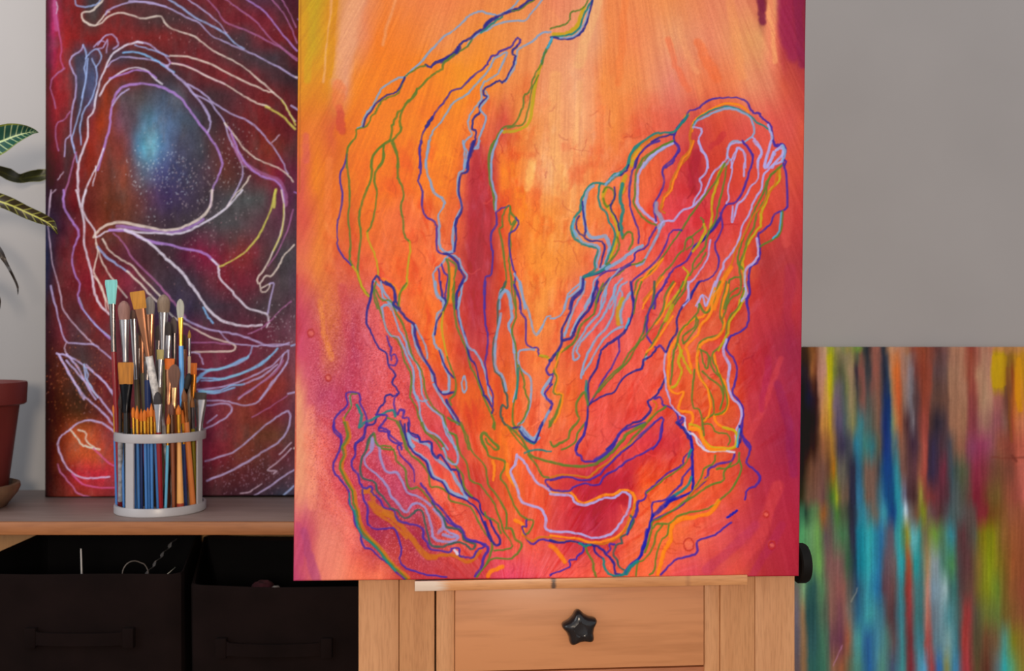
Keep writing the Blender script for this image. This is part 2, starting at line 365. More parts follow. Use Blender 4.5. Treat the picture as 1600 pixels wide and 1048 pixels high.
# ------------------------------------------------------------------ pigments: warm abstract on the easel
MAIN_ROWS = '''
0:460 213,150,25;470 213,150,20;495 199,160,15;512 213,145,35;520 223,145,45;535 224,150,96;552 228,150,101;570 227,140,101;600 237,128,60;630 237,130,70;690 239,130,75;750 237,135,75;810 236,140,75;870 235,135,96;930 230,150,111;948 239,138,80;990 237,140,85;1050 234,142,85;1110 230,135,96;1165 224,133,96;1184 209,110,85;1190 118,43,52;1196 140,58,57;1202 232,135,96;1212 225,148,97;1222 160,48,62;1240 150,48,62;1260 125,43,59
60:460 223,155,20;470 223,155,20;492 202,158,12;508 220,150,30;520 223,140,35;532 224,150,101;550 225,150,111;570 232,133,86;590 243,125,45;640 242,130,55;690 237,140,80;750 239,140,60;810 237,145,80;870 235,145,101;930 232,157,114;950 239,140,80;990 239,135,85;1050 227,150,105;1110 232,137,101;1170 227,153,97;1190 219,148,97;1205 234,135,98;1215 219,110,85;1225 165,55,67;1255 140,48,62
130:460 223,140,40;470 223,140,38;505 223,135,35;522 224,150,70;540 224,145,111;556 241,135,50;570 243,130,38;630 243,125,35;690 243,132,22;720 244,145,35;750 246,140,42;790 237,140,75;820 234,132,70;850 235,145,96;870 235,150,101;900 237,163,118;925 238,150,101;940 239,138,70;990 237,140,80;1030 227,136,102;1050 225,128,107;1090 234,130,85;1110 229,115,75;1150 232,130,85;1170 227,140,99;1200 222,130,97;1225 205,88,67;1255 178,65,62
200:460 232,119,51;470 229,121,48;500 226,114,51;520 216,94,58;535 233,119,36;560 242,122,28;600 244,128,15;650 243,128,18;700 244,130,35;740 242,122,55;775 219,95,70;790 209,80,65;805 224,110,60;815 237,140,65;870 235,150,98;910 240,165,114;940 236,135,86;960 237,135,65;1000 232,110,75;1040 222,98,78;1090 199,70,68;1120 210,75,57;1160 216,85,75;1200 220,88,76;1235 209,85,75;1258 205,83,62
270:460 216,94,71;475 220,97,71;495 236,127,38;515 230,114,44;535 226,111,46;560 243,122,20;590 244,122,15;630 243,115,45;690 243,125,25;715 236,112,45;735 199,65,65;755 189,52,62;772 209,80,60;785 242,125,40;810 242,130,55;840 240,161,104;865 239,160,101;890 237,150,91;930 237,132,72;960 234,115,70;1020 230,98,60;1060 209,70,68;1090 179,48,62;1110 200,63,52;1150 208,69,53;1200 219,80,65;1235 208,81,63;1258 200,75,61
340:460 216,89,71;475 219,89,71;500 229,119,51;530 234,117,51;548 219,94,46;575 241,115,35;600 238,112,60;640 239,108,62;690 238,115,55;720 226,92,58;738 182,50,62;765 174,45,58;785 223,92,50;800 236,105,38;825 243,130,50;850 244,142,58;890 237,140,72;930 237,130,65;960 237,115,60;1010 234,95,65;1040 224,72,75;1060 216,64,75;1100 212,66,72;1150 209,68,68;1190 212,75,53;1220 200,67,62;1258 188,61,61
410:460 224,109,78;475 226,111,76;500 230,125,58;530 222,97,62;550 229,99,58;580 237,105,65;620 240,108,50;660 241,108,58;690 237,110,65;722 199,70,60;738 169,48,58;765 172,48,60;785 226,92,52;800 234,102,52;830 244,138,52;850 245,142,55;880 240,140,60;900 237,132,65;930 234,110,75;960 229,98,88;1010 234,96,74;1060 222,75,74;1100 218,78,72;1140 220,88,70;1170 210,83,53;1190 178,61,61;1235 170,58,62;1258 165,55,63
480:460 189,60,80;472 200,72,92;490 206,92,85;510 220,116,65;530 214,100,75;550 199,80,90;575 219,92,92;590 224,95,90;605 232,90,60;620 238,100,58;660 242,112,48;690 241,110,50;718 209,75,60;735 182,50,65;752 184,52,66;768 204,75,60;800 230,98,60;830 240,138,62;855 240,142,66;875 237,125,70;900 232,102,85;930 226,90,88;960 220,92,92;990 226,92,80;1010 224,86,76;1060 220,88,66;1100 220,100,62;1130 219,96,60;1158 200,73,59;1180 188,58,62;1235 180,57,63;1258 175,55,63
550:460 194,60,70;470 205,77,104;495 200,77,92;510 210,106,75;525 204,95,80;550 184,65,95;575 216,88,98;595 230,98,102;615 216,80,80;640 212,78,72;660 236,105,48;690 241,112,40;715 219,85,55;735 199,68,68;760 204,75,66;785 228,92,48;810 226,95,58;840 238,122,60;865 234,110,65;900 226,92,62;960 229,86,76;990 232,92,76;1030 229,95,70;1060 226,100,58;1120 216,84,68;1150 205,69,59;1180 180,53,63;1235 150,48,69;1258 150,48,67
620:458 227,148,112;466 227,144,109;480 209,95,105;500 186,72,100;540 192,64,94;570 209,78,92;590 220,86,92;620 226,92,90;640 220,78,80;670 222,82,72;690 216,78,70;715 222,90,45;730 228,96,30;760 222,88,42;790 228,102,40;820 236,115,65;845 238,120,80;870 234,115,60;900 226,96,48;930 224,75,65;960 226,82,64;1010 230,85,70;1040 226,85,62;1060 224,92,54;1120 218,95,54;1145 212,85,52;1170 188,59,67;1200 172,51,67;1235 155,48,69;1258 160,49,69
690:458 230,150,112;470 230,150,112;490 229,128,105;505 230,105,95;530 202,72,92;560 204,75,90;590 206,76,92;615 232,96,88;645 230,95,90;670 216,75,82;695 208,68,80;720 212,78,70;740 224,92,58;770 230,98,45;790 236,112,34;815 240,108,55;840 234,105,70;870 230,98,62;900 230,92,68;960 219,78,74;1000 216,62,70;1030 206,58,66;1060 202,58,60;1090 219,85,62;1120 226,96,58;1150 205,78,59;1180 176,56,68;1235 145,44,70;1258 148,45,70
760:458 230,148,112;470 230,148,112;490 225,128,105;505 226,105,92;525 220,84,88;545 209,70,80;580 180,60,86;610 182,64,88;640 186,66,86;660 226,92,82;672 237,102,76;705 237,98,70;725 216,82,66;750 200,70,64;775 214,80,55;800 226,96,48;830 234,92,58;855 224,84,56;880 204,60,62;905 190,48,64;960 178,40,60;985 194,52,60;1005 230,92,52;1040 232,98,54;1080 234,96,56;1120 224,90,58;1150 210,75,59;1180 176,56,68;1235 165,49,69;1258 161,49,70
830:458 200,82,102;466 205,87,104;476 192,77,104;488 205,92,100;500 225,126,107;530 228,124,103;550 226,100,90;565 184,58,72;590 166,52,76;620 180,60,64;650 174,66,80;672 180,78,92;690 209,82,72;710 234,100,75;735 232,95,72;760 220,80,70;810 229,96,62;840 226,88,66;870 208,68,72;900 190,52,66;930 182,48,68;960 199,62,66;980 230,94,68;1010 230,98,62;1040 238,112,58;1090 230,100,75;1125 216,85,80;1145 195,69,77;1200 169,53,64;1240 169,49,64;1258 167,49,64
900:455 185,72,104;468 188,74,104;482 205,92,102;494 227,123,105;530 230,128,102;560 237,115,85;595 237,114,84;615 199,75,62;640 184,60,64;670 189,64,70;700 190,66,70;730 194,68,72;760 199,70,75;780 222,75,95;800 220,76,100;840 230,88,92;860 234,95,90;890 234,92,80;920 234,95,75;960 232,98,68;1000 232,100,64;1030 230,100,70;1050 224,85,80;1080 209,76,85;1100 200,73,77;1130 202,79,75;1150 206,85,67;1175 178,62,61;1200 165,53,60;1240 159,49,60;1258 157,47,60
'''
MAIN_PAL = dict(N=(44,46,132), V=(72,50,148), B=(132,162,196), L=(172,164,216), G=(92,122,52), T=(34,128,122), Y=(188,164,18), O=(242,138,22), R=(196,112,34), D=(60,92,86), C=(70,165,200), K=(28,40,160), A=(208,200,216), Z=(150,140,188))
MT = dict(A=(460,0,4.0), B=(860,0,4.0), C=(460,220,4.0), D=(860,220,4.0), E=(460,440,4.0), F=(860,440,4.0), G=(460,660,4.0), H=(860,660,4.0))
MAIN_LINES = '''
A B 3 | 1400,0 1370,40 1320,75 1270,95 1240,90 1210,85 1170,72 1130,80 1085,105 1060,130 1000,185 940,225 890,275 830,340 790,390 740,430 690,480 640,490 590,520 550,550 520,600 490,660 450,710 430,750 420,790 395,800
A B 3 | 1550,-5 1500,60 1470,95 1440,130 1380,130 1310,140 1250,160 1200,190 1150,210 1110,245 1080,290
A G 2.5 | 1110,245 1080,290 1030,325 1000,340 960,370
A N 4 | 1500,-10 1460,10 1400,55 1340,75 1290,95 1250,120 1215,135 1195,160 1180,185 1150,195 1100,240 1050,265 1025,295 1010,325 960,360 900,385 870,400 850,420 820,405
A N 7 | 1262,110 1215,135 1195,160
A T 3 | 1300,105 1230,150 1195,185 1165,205
A N 6 | 1030,300 1000,335 960,360 920,385
A G 2.5 | 1500,0 1450,30 1410,60 1360,68
A G 2.5 | 820,410 780,420 740,445 700,470 680,500 665,550 640,590 590,605 550,630 525,665 510,700 480,730 465,770 440,795 390,805 385,850 345,905 328,960 325,1048
A N 3 | 690,485 660,545 630,580 580,595 520,635 490,680 450,730 430,790
A G 3.2 | 1000,340 930,400 925,430 890,450 850,480 790,540 765,560 755,600 700,640 680,680 650,700 625,750 610,800 600,870 555,905 500,960 480,1010 482,1048
A G 3 | 765,560 730,620 700,650 670,700 660,760 665,810 640,850 610,885 625,930 645,980 650,1048
A G 2.5 | 555,905 550,1000 520,1048
A V 3 | 1390,290 1412,265 1405,242 1385,245 1355,290 1320,305 1280,325 1265,345 1235,350 1215,380 1200,410 1150,450 1085,505 1045,550 985,570 940,630 890,690 850,750 820,800 795,850 795,890 780,920 785,980 780,1048
A N 5.5 | 862,735 840,765 825,790
A B 3.2 | 1600,200 1540,210 1500,250 1430,290 1395,315 1388,360 1368,430 1318,510
A N 3.2 | 1390,290 1365,315 1365,340 1380,350 1370,400 1350,440 1325,490 1300,515 1280,505 1240,525 1185,560 1185,590 1205,610 1170,640 1155,670 1160,700 1120,740 1110,800 1135,820 1130,870 1115,910 1100,950 1085,1000 1075,1048
A N 6 | 1118,895 1105,940 1092,980
A B 3.2 | 1325,325 1280,350 1245,375 1220,430 1170,490 1120,540 1080,590 1020,620 980,660 950,710 900,780 865,820 840,890 840,940 825,990 820,1048
A B 3 | 1330,330 1300,400 1270,460 1210,500 1180,520 1165,580 1170,620 1130,670 1090,740 1090,800 1110,840 1070,880 1060,920 1080,950 1065,1048
A B 3 | 1195,570 1210,610 1160,680 1195,730 1180,800 1155,860 1150,920 1130,930
A T 4 | 1605,255 1575,310 1555,360 1545,400
A Y 5 | 1540,410 1510,510 1492,620 1475,740 1430,800 1350,822 1300,820
A G 2.6 | 1575,310 1555,360 1545,400 1510,450 1490,500 1470,570 1435,600 1430,660 1405,720 1370,780 1310,795 1275,840 1240,910 1220,980 1215,1048
A G 2.4 | 1525,470 1485,560 1470,640 1440,760 1400,785 1330,800
A B 3 | 1300,815 1275,860 1248,930 1232,1000 1228,1048
B Y 6 | 20,215 80,215 130,195 170,160 190,100 210,50
B G 2.6 | 0,180 40,165 90,155 120,120 130,75 180,65 215,40 235,0
B T 3 | 0,232 60,225 130,215 180,175 200,120 225,60 262,0
B N 3.5 | 5,235 90,245 150,235 200,195 220,150 240,90 262,5
B B 2.6 | 60,237 140,228 190,185 218,130 240,60
B C 3.5 | 10,240 0,262 -20,300
B Y 5 | 860,712 810,780 780,822
B R 4 | 690,840 620,870 560,910 515,970 505,1040
B Y 6 | 560,925 530,970 510,1030
B V 3.2 | 720,1048 770,1010 775,985 805,945 800,910 775,885 775,840 800,790 850,730 865,695 920,680 960,645 1000,625 1060,612 1130,610 1180,615 1230,640 1255,690 1280,710 1300,705 1330,745 1370,775 1385,820 1395,900 1420,915 1450,905 1470,940 1455,990 1470,1010 1460,1048
B T 3.4 | 860,720 820,770 770,825 700,830 650,835 600,865 550,910 500,970 480,1048
B N 3 | 770,840 720,850 640,880 560,950 530,1048
B B 4 | 765,895 700,930 630,985 580,1048
B G 3 | 770,880 700,910 620,970 555,1048
B O 3.5 | 885,820 892,770 925,728 980,695 1050,660 1110,645 1190,662 1240,700
B T 2.8 | 885,790 910,750 960,715 1030,680 1110,665 1190,690 1250,725 1290,765 1340,790 1380,830 1385,880
B B 3.2 | 890,800 915,760 970,730 1050,692 1120,677 1200,702 1250,735 1265,780 1275,830 1250,860 1205,890 1160,880 1130,890 1110,930 1105,980 1120,1000 1080,1045
B R 4 | 882,790 872,850 880,920 860,980 800,1048
B L 3.2 | 890,795 935,800 945,830 925,870 945,930 970,970 985,1048
B L 3.2 | 1265,860 1300,900 1320,950 1300,1000 1295,1048
B V 3 | 1205,890 1240,930 1265,985 1255,1048
B L 2.8 | 1130,1048 1160,960 1180,925 1210,955 1220,1048
B L 4 | 1360,780 1385,850 1370,920 1340,1020 1350,1040 1380,1000 1395,950
B L 3.2 | 1400,970 1410,940 1450,930 1455,960 1440,1010 1400,1030 1385,1048
C V 3 | 328,85 310,150 285,210 290,280 302,345 285,450 268,510 268,600 275,670 310,730 355,775
C G 3 | 365,0 335,40 328,130 340,250 345,380 335,480 345,560 350,650 348,740 370,790
C G 3.4 | 600,0 550,30 500,80 482,140 480,230 450,310 420,400 405,480 415,570 410,660 395,770 400,840 420,910 465,970
C Y 3 | 365,785 395,830 415,895 445,945
C G 3 | 560,30 555,130 510,185 500,250 515,330 500,450 480,530 455,570
C Y 3 | 455,575 470,640 505,720 520,790 520,850
C G 3 | 615,0 645,90 645,180 645,230 675,290 680,350 665,420 680,500 688,590 720,630
C Y 3.2 | 720,630 722,690 705,800 700,900 660,950 655,1048
C V 3.2 | 790,0 785,80 790,180 775,250 800,320 800,420 830,480 880,510 890,570 890,680 940,705 990,700
C B 3.6 | 840,0 825,100 825,180 850,260 870,320 925,360 935,400 900,460 905,530 905,640 930,685 990,690 990,600 1000,510 1030,440 1045,400 1020,310 1030,200 1060,180 1065,60 1055,0
C N 3.4 | 1000,690 1010,590 1010,510 1045,420 1025,310 1040,210 1080,190 1085,120 1100,60 1120,0
C B 3 | 1160,0 1140,30 1125,50
C G 3 | 1250,0 1220,60 1215,180 1225,270 1245,340 1250,430
C B 3.2 | 1268,0 1238,80 1230,200 1240,280 1260,350 1258,440
C V 2.6 | 1260,450 1280,430 1340,405
C V 3 | 1260,450 1265,520 1230,580 1230,660 1240,700 1230,830 1195,850 1185,930 1190,1048
C G 3 | 1330,410 1300,470 1300,530 1280,560 1300,640 1315,760 1325,860 1310,920 1290,930 1280,1000
C G 3 | 1345,405 1355,450 1380,480 1385,500 1350,570 1350,650 1340,750 1355,850 1360,950 1385,1048
C G 2.5 | 1350,410 1340,480 1355,525 1375,500
C V 3 | 1385,480 1400,520 1375,560 1345,580 1345,680 1360,770 1380,840 1375,920 1410,1000 1410,1048
C B 3 | 1375,830 1400,880 1420,960 1440,1048
C B 4.5 | 1280,1048 1285,950 1310,930 1345,960 1360,1048
C O 7 | 985,800 985,900 975,1000
C B 3.2 | 920,770 950,730 990,715 1030,740 1045,790 1080,850 1050,890 1045,950 1020,1048
C B 3 | 920,770 870,820 875,890 890,970 925,1000 930,1048
C V 2.8 | 900,800 910,880 925,950 920,1000
C V 2.8 | 920,770 935,820 960,850 945,940 940,1000
C N 4 | 935,705 965,712 1020,760 1030,800 1060,850 1040,900 1015,960 1005,1048
C G 3 | 950,740 965,800 965,900 955,1000 940,1040
C G 3 | 960,740 1010,780 1000,860 990,950 1000,1048
C O 3 | 550,860 600,890 640,930 660,960
C N 3.6 | 490,880 515,845 545,880 600,905 630,950 635,1000 660,1048
C N 3 | 490,880 480,950 460,1048
C G 2.8 | 490,900 500,980 520,1048
C G 2.8 | 510,930 540,990 600,1000 640,1048
C B 3.2 | 500,875 540,920 555,980 590,1010 620,1048
C B 2.8 | 545,1048 560,1025 600,1020
D Y 7 | 470,220 450,270 445,320
D Y 7 | 560,60 530,100 512,140
D O 4 | 620,10 560,60 525,110
D T 3.6 | 420,205 390,215 350,265 310,265 265,265 225,305 195,370 190,430 150,480 130,540 145,600 190,635 230,655 290,670 295,700 275,750 280,800 240,830 205,850
D C 4 | 150,490 140,540 160,600
D B 5 | 270,280 235,310 218,370 210,440 218,520 240,590 290,605 345,595 368,650 360,720 335,780 310,800
D B 4 | 150,560 175,605 220,640 290,655 310,690 295,740 292,790
D N 3 | 200,380 205,450 220,540 215,590
D N 3 | 180,470 160,510 170,560 210,600 250,625 310,625 340,660 325,730 310,790
D Y 5 | 345,300 328,350 345,400 380,440 410,510 422,580 400,660 372,730
D T 3 | 310,270 300,350 320,420 350,450 370,510 400,560 395,630 370,700 345,770
D G 3 | 330,320 350,290 385,300 400,340 385,390 350,410 330,360
D N 2.5 | 400,290 402,350 378,400 385,440 420,500 430,560
D G 3 | 415,600 430,660 400,720 350,770
D T 6 | 440,200 395,225 350,270
D B 4 | 430,205 390,225 345,275
D T 5 | 450,270 440,330 440,380 455,430 440,500 445,560 452,605
D G 3 | 450,610 480,570 510,580 515,630 490,680
D T 3.6 | 580,0 530,40 500,90 490,140 460,180 430,215
D N 3 | 490,150 470,190 440,215
D V 3.4 | 680,0 610,30 570,70 540,110 520,170 500,250 495,380 520,480 550,560 550,640
D L 4.5 | 765,15 700,45 615,110 580,150 548,220 545,330 545,390 580,440 635,490 660,508
D G 3 | 770,0 700,30 605,90 560,140 530,220 530,330 520,390 560,460 610,505 660,527
D V 3.2 | 775,5 800,50 770,110 700,180 710,240 695,310 650,390 650,440 660,500
D O 3.5 | 895,0 868,70 828,115 795,195 765,255 755,305 715,355 695,420
D R 2.8 | 885,0 860,70 820,110 785,190 755,250 745,300 705,350 685,420
D B 7 | 662,390 662,440 685,470 700,510 680,540
D R 2.6 | 700,390 690,430 715,450
D L 3.2 | 925,0 945,60 980,110 975,190 935,240 945,290 900,370 890,410 820,440 770,500 710,500 680,550
D B 4 | 690,540 650,630 610,700 580,760 540,780
D L 3 | 1110,100 1070,150 1020,200 990,260 960,330 910,390 890,405
D L 3 | 1190,10 1130,20 1110,60 1105,110
D V 3.2 | 1200,0 1240,50 1265,100 1240,200 1205,310 1160,380 1100,400 1070,450 1050,510 1000,570 950,620 900,660 850,750 770,800 730,860 700,920 660,970 650,1048
D N 4 | 1060,480 1000,565 940,630 900,665
D L 2.8 | 1130,120 1160,60 1180,45 1220,90 1210,160 1210,220
D L 2.8 | 1130,120 1135,200 1110,290 1115,360 1100,390
D L 3.2 | 1270,0 1320,70 1295,130 1300,230 1250,290 1210,360 1170,400 1145,490 1135,500 1140,410
D L 4 | 1380,0 1340,150 1360,155 1395,70
D L 3.2 | 1410,60 1450,30 1450,80 1430,110 1370,170 1330,220 1320,300 1270,380 1240,460 1200,530 1180,610 1140,690 1090,750 1075,800 1040,880 1010,970 980,1020
D Y 4 | 1430,170 1430,250 1370,310 1350,380 1320,440 1310,530 1260,600 1220,680 1200,780 1210,850 1220,930 1185,1000 1180,1048
D G 3 | 1450,150 1390,200 1350,260 1330,330 1280,420 1250,500 1220,570 1190,660 1170,750 1200,800
D G 3 | 1440,160 1370,230 1350,310 1340,370 1290,450 1270,540 1230,620 1210,700 1180,780 1190,860 1180,950 1130,980 1090,1048
D R 3 | 1420,190 1400,280 1360,330 1330,400 1260,480 1210,590 1160,680 1130,770 1090,830 1060,900 1040,970 1010,1048
D V 3.4 | 1390,0 1410,25 1450,20 1470,60 1455,130 1475,220 1480,390 1460,430 1400,460 1380,510 1330,560 1300,590 1310,680 1300,750 1250,790 1240,860 1245,950 1225,990 1235,1048
D B 4 | 1450,30 1465,70 1450,130
D G 3 | 1450,440 1440,560 1400,610 1310,660
D C 3 | 1442,450 1430,560 1390,610
D L 4 | 1290,610 1300,700 1270,760 1222,800 1215,900 1225,960 1195,1010
D Y 4 | 1085,150 1050,220 1030,300 1010,380 1010,470 1000,540
D G 3 | 1100,160 1080,290 1050,400 1030,500 1000,550
D G 2.8 | 1090,140 1030,260 990,310 900,430 850,510 810,570 760,640 720,700 650,790 590,850 540,880 525,960
D V 2.8 | 660,540 620,610 600,660 530,700 520,750 430,800 370,810 340,820 290,870 295,940 270,1000 240,1040
D N 4.5 | 345,800 290,830 230,840 205,860 195,930 140,980 120,1048
D T 5 | 370,775 320,810 260,835 210,850
D B 3 | 190,850 180,920 110,980 85,1048
D B 3 | 300,850 270,880 262,960 225,1010 215,1048
D B 5 | 575,655 540,670 500,700 450,740 400,770 350,800
D V 3 | 820,560 780,555 745,580 720,650 680,720 640,770 580,820 510,880 510,960 520,1048
D G 2.6 | 590,740 560,762 480,780 430,830 370,860 330,920 280,1010
D V 2.8 | 500,775 400,840 340,890 310,950 290,1010
D B 3 | 430,800 380,860 350,920 340,990 320,1048
D B 3 | 450,860 400,920 400,990 370,1048
D B 2.8 | 480,880 430,920 450,960 420,1030
D O 3 | 705,735 660,800 600,850 560,870
D O 3 | 700,740 620,810 570,880 530,960
D G 3 | 820,690 740,790 680,860 650,930 640,1048
D O 3.5 | 705,850 645,930 595,1000 575,1048
D R 3 | 690,850 630,930 580,1000
D G 3 | 830,690 850,620 880,600 890,640 850,680
D G 2.6 | 850,620 930,560 960,520 940,480
D Y 4 | 960,520 965,570 930,640 890,690
D G 3 | 990,560 970,650 940,700 900,750 880,830 850,850 840,930 790,1000 760,1048
D Y 3.6 | 830,790 860,830 830,900 770,980 720,1048
D V 3 | 1060,450 1075,540 1030,640 1040,700 1055,750 1030,830 970,870 920,890 880,970
D L 2.8 | 1000,620 980,740 920,830 890,870 860,900 860,970 830,1040
D G 2.6 | 970,700 940,760 900,800
D O 6 | 1130,790 1080,870 1050,960 1025,1048
D G 2.8 | 1190,850 1120,870 1110,960 1080,1048
D L 3 | 1010,1020 950,960 920,1040
E N 3.2 | 490,0 480,80 455,180 455,260 490,340 525,410 575,450 585,510 600,540 630,580 610,630 640,670 655,695 625,715 600,705 570,715 560,760 530,790 515,830 500,885 450,900 440,950 430,985 385,1010 380,1048
E V 2.8 | 590,520 630,520 640,490 630,455 610,460 605,490
E V 2.8 | 578,340 590,390 605,410 600,460
E V 3 | 640,700 620,760 635,820
E Y 2.8 | 410,0 430,50 465,90
E G 2.8 | 510,0 500,50 520,130 550,220 580,310 640,360 670,420 690,500 730,580 730,660 725,720 760,780 780,850 820,940 870,980 900,1020 920,1048
E B 3.4 | 540,0 560,60 610,130 640,180
E B 3.2 | 545,160 560,240 590,330 650,350 680,410 710,480 745,560 745,680 780,760 790,840 830,930 890,960 960,1048
E B 3.2 | 550,155 590,150 620,200 650,290 690,360 720,450 770,520 790,600 800,700 850,790 920,840 940,930 990,1010 1010,1048
E B 3 | 745,690 790,745 830,740
E G 2.8 | 550,120 600,120 640,200 680,270 710,370 740,470 790,540 810,640 830,720 880,800 930,840 960,940 1010,960 1020,1048
E B 3.4 | 735,270 748,370 790,465 845,540 865,620
E N 4 | 570,0 620,40 630,110 620,140 660,180 700,230 750,270 755,340 790,440 830,510 870,580 890,660 930,700 1000,690
E B 2.8 | 757,270 790,340 825,420 830,480
E G 2.8 | 700,10 660,70 650,150
E B 4 | 880,0 890,70 930,120 940,160 895,200 890,260 870,340 880,400 920,440 930,510 960,570 965,620 965,680 930,690
E N 3 | 915,0 920,80 945,120 935,170 892,245 878,330
E N 3 | 905,430 930,500 960,560 1000,600
E G 2.8 | 965,0 960,110 930,190
E Y 2.8 | 930,190 920,280 940,400 955,470
E G 2.8 | 955,470 990,570 1010,640 1000,700 970,740 980,770
E G 3 | 1000,0 1000,150 1010,260 1040,340 1080,440 1100,530 1130,580 1160,660 1190,740 1220,800 1250,880 1250,920
E N 3 | 1050,0 1020,60 1015,130 1030,240 1070,350 1090,460 1130,520 1150,590 1180,690 1210,740 1240,790 1235,820
E B 3.4 | 1030,100 1025,190 1050,300 1085,400 1130,440 1170,500 1200,600 1215,700 1238,750
E V 3 | 1195,0 1185,150 1195,270 1210,340 1205,430 1190,500 1200,560 1210,640 1240,700 1240,780
E B 3 | 1060,590 1045,640 1060,690 1075,660 1065,590
E N 4 | 950,740 970,800 1000,860 1030,890 1015,850 960,765
E B 3.4 | 870,640 920,730 980,820 1020,890
E G 3 | 960,850 1040,900 1070,980 1090,1048
E D 3.2 | 1320,0 1300,50 1285,80 1270,150 1270,280 1245,380 1240,480 1255,560 1290,590 1310,670 1330,720 1330,790 1300,770 1290,830 1310,880 1350,910
E B 4 | 1290,200 1255,400 1260,540 1300,590 1325,680
E B 5 | 1285,100 1310,60 1340,80 1350,160 1360,220 1340,280 1370,360 1375,440
E B 3.4 | 1375,440 1385,520 1390,640 1370,750
E G 2.8 | 1370,0 1380,100 1385,220 1360,300 1385,420 1390,560 1390,680 1370,760 1365,870 1390,920
E V 3 | 1375,20 1410,110 1415,190 1445,240 1445,370 1480,410 1520,415 1530,460 1580,470
E Y 4 | 1535,462 1580,472 1595,490
E B 3.4 | 1410,0 1435,120 1470,200 1490,290 1510,330 1540,300 1570,230 1600,215
E B 3.4 | 1500,425 1410,430 1400,500 1420,550 1470,590 1480,660 1470,780 1430,870 1400,890
E G 2.6 | 1400,520 1430,600 1440,680 1465,750 1440,840 1390,910
E T 3 | 1400,540 1395,640 1385,730
E V 3 | 1610,490 1575,540 1590,580 1610,580
E B 4 | 1605,600 1550,690 1590,740
E V 3 | 1610,640 1565,700 1605,760
E N 3.4 | 1605,780 1570,850 1530,920 1520,970 1490,1000 1440,950 1410,910 1350,915
E B 4 | 1595,805 1545,900 1500,978 1450,940 1420,905
E T 3.4 | 1405,920 1440,980 1490,1010 1510,1000
E G 2.6 | 1330,900 1380,970 1430,1030 1450,1048
E G 3 | 1200,1048 1175,1010 1165,960 1190,940 1230,990 1275,1040
E V 3 | 295,1048 290,980 250,940 245,870 280,820 330,770 325,700 370,690 410,710 410,760 430,800 450,850 460,890
E B 2.8 | 345,715 355,770
E G 2.6 | 390,700 350,710 355,780 320,840 305,880
E R 3 | 305,850 330,960 325,1010 290,1048
E T 4 | 390,770 420,830 415,870 405,910 440,880 490,860 540,830 610,800 630,840
E V 3 | 510,830 580,840 540,900 530,930 580,940 600,990 660,1020 670,1048
E V 3 | 645,830 660,800 685,810 680,850 710,850 720,900 710,940 750,970 780,970 790,1000 850,1000 860,1048
E G 2.8 | 580,850 650,880 670,960 700,1048
E N 2.8 | 660,870 690,950 740,1048
E B 5 | 710,950 720,990 745,1030
E G 2.8 | 450,1048 470,990 490,950 510,1000 545,1040 620,1048
E Z 5 | 485,1000 480,1040
F B 3.4 | 215,0 200,80 150,160 105,280 88,340
F B 4 | 275,40 230,150 170,240 125,335
F N 3.6 | 205,0 195,60 140,120 125,190 75,290 70,360
F N 4 | 295,0 270,80 250,160 180,240 150,310 130,350 75,370 65,400 10,480 -5,490
F B 2.8 | 185,10 110,80 90,170 50,220 0,230
F B 3.4 | 350,30 320,110 310,190 240,270 190,350 150,410 140,450 150,490 180,465 165,430 190,380 260,300 330,220 360,150 400,70 410,20
F B 3.4 | 440,30 410,100 390,200 350,290 290,350 250,420 220,480 190,600 210,560 250,500 300,410 350,340 420,290 450,280
F Y 7 | 450,110 425,180 425,260
F B 4 | 500,70 460,130 440,200 445,260
F N 3.8 | 500,0 510,70 522,160 490,260 460,320 420,350 360,390 320,430 300,490 290,540 240,620 235,700 235,800 225,890 210,950 170,1010 160,1048
F C 3 | 490,230 470,290
F T 3.4 | 225,620 222,700 235,770
F V 3 | 425,350 430,420 410,480 380,540 330,610 290,690 240,770
F G 3.4 | 330,10 290,100 270,200 200,260 150,370 80,430 45,450 40,520 20,560 45,600 20,690 70,710 50,790 20,850 0,900
F O 3 | 80,420 60,450 30,540 50,600 30,690 78,705 60,800 25,880
F G 2.6 | 570,0 540,90 520,200
F D 3 | 650,0 640,120 600,220 580,320
F G 3 | 580,320 540,390 490,450 450,520 380,580 310,660 270,720
F V 3 | 730,0 680,60 650,120 610,210 600,320 620,370 660,410 690,400 720,440
F N 3.4 | 720,445 745,380 790,310 790,230 830,150 870,110 880,80 930,0
F G 3 | 770,0 720,80 700,180 650,260 590,340 540,400 490,490 420,560 350,630 300,690
F O 3 | 780,10 735,90 712,190 660,265
F G 2.8 | 830,0 800,80 750,160 730,220 690,290 650,370 600,450 590,490
F Y 6 | 760,150 740,200 720,240
F O 3.4 | 765,215 705,310 645,400 600,440
F L 3 | 860,0 865,110 830,150
F B 4 | 600,470 590,490
F N 3 | 660,420 620,470 580,490 570,540 500,570 440,620 400,690 330,710 240,770
F N 3.6 | 720,600 690,660 650,720 610,750 625,800 600,840 560,870 480,900 430,950 400,1000 350,1048
F V 3.2 | 650,730 690,725 705,770 740,780 790,820 800,880 840,930 880,980 880,1048
F R 3.4 | 640,740 665,780 610,860 560,910 490,950 450,990 400,1048
F G 3.4 | 720,780 650,830 570,920 520,970 460,1048
F V 3.2 | 480,1040 560,960 620,910 680,855 705,860 690,930 680,990 640,1048
F V 3.4 | 800,880 825,850 830,870 805,895
F O 4 | 1020,40 1015,60 970,200 900,230 830,290 790,360 750,420 740,500 735,600 745,670 790,700 830,690 800,790 830,810 880,820 890,870 870,910 930,920 960,990 1000,1030 1090,1040 1160,1030 1165,980 1150,930 1080,910 1030,870 1030,830 1080,820 1110,760 1090,640 1050,570 1030,500 1020,450
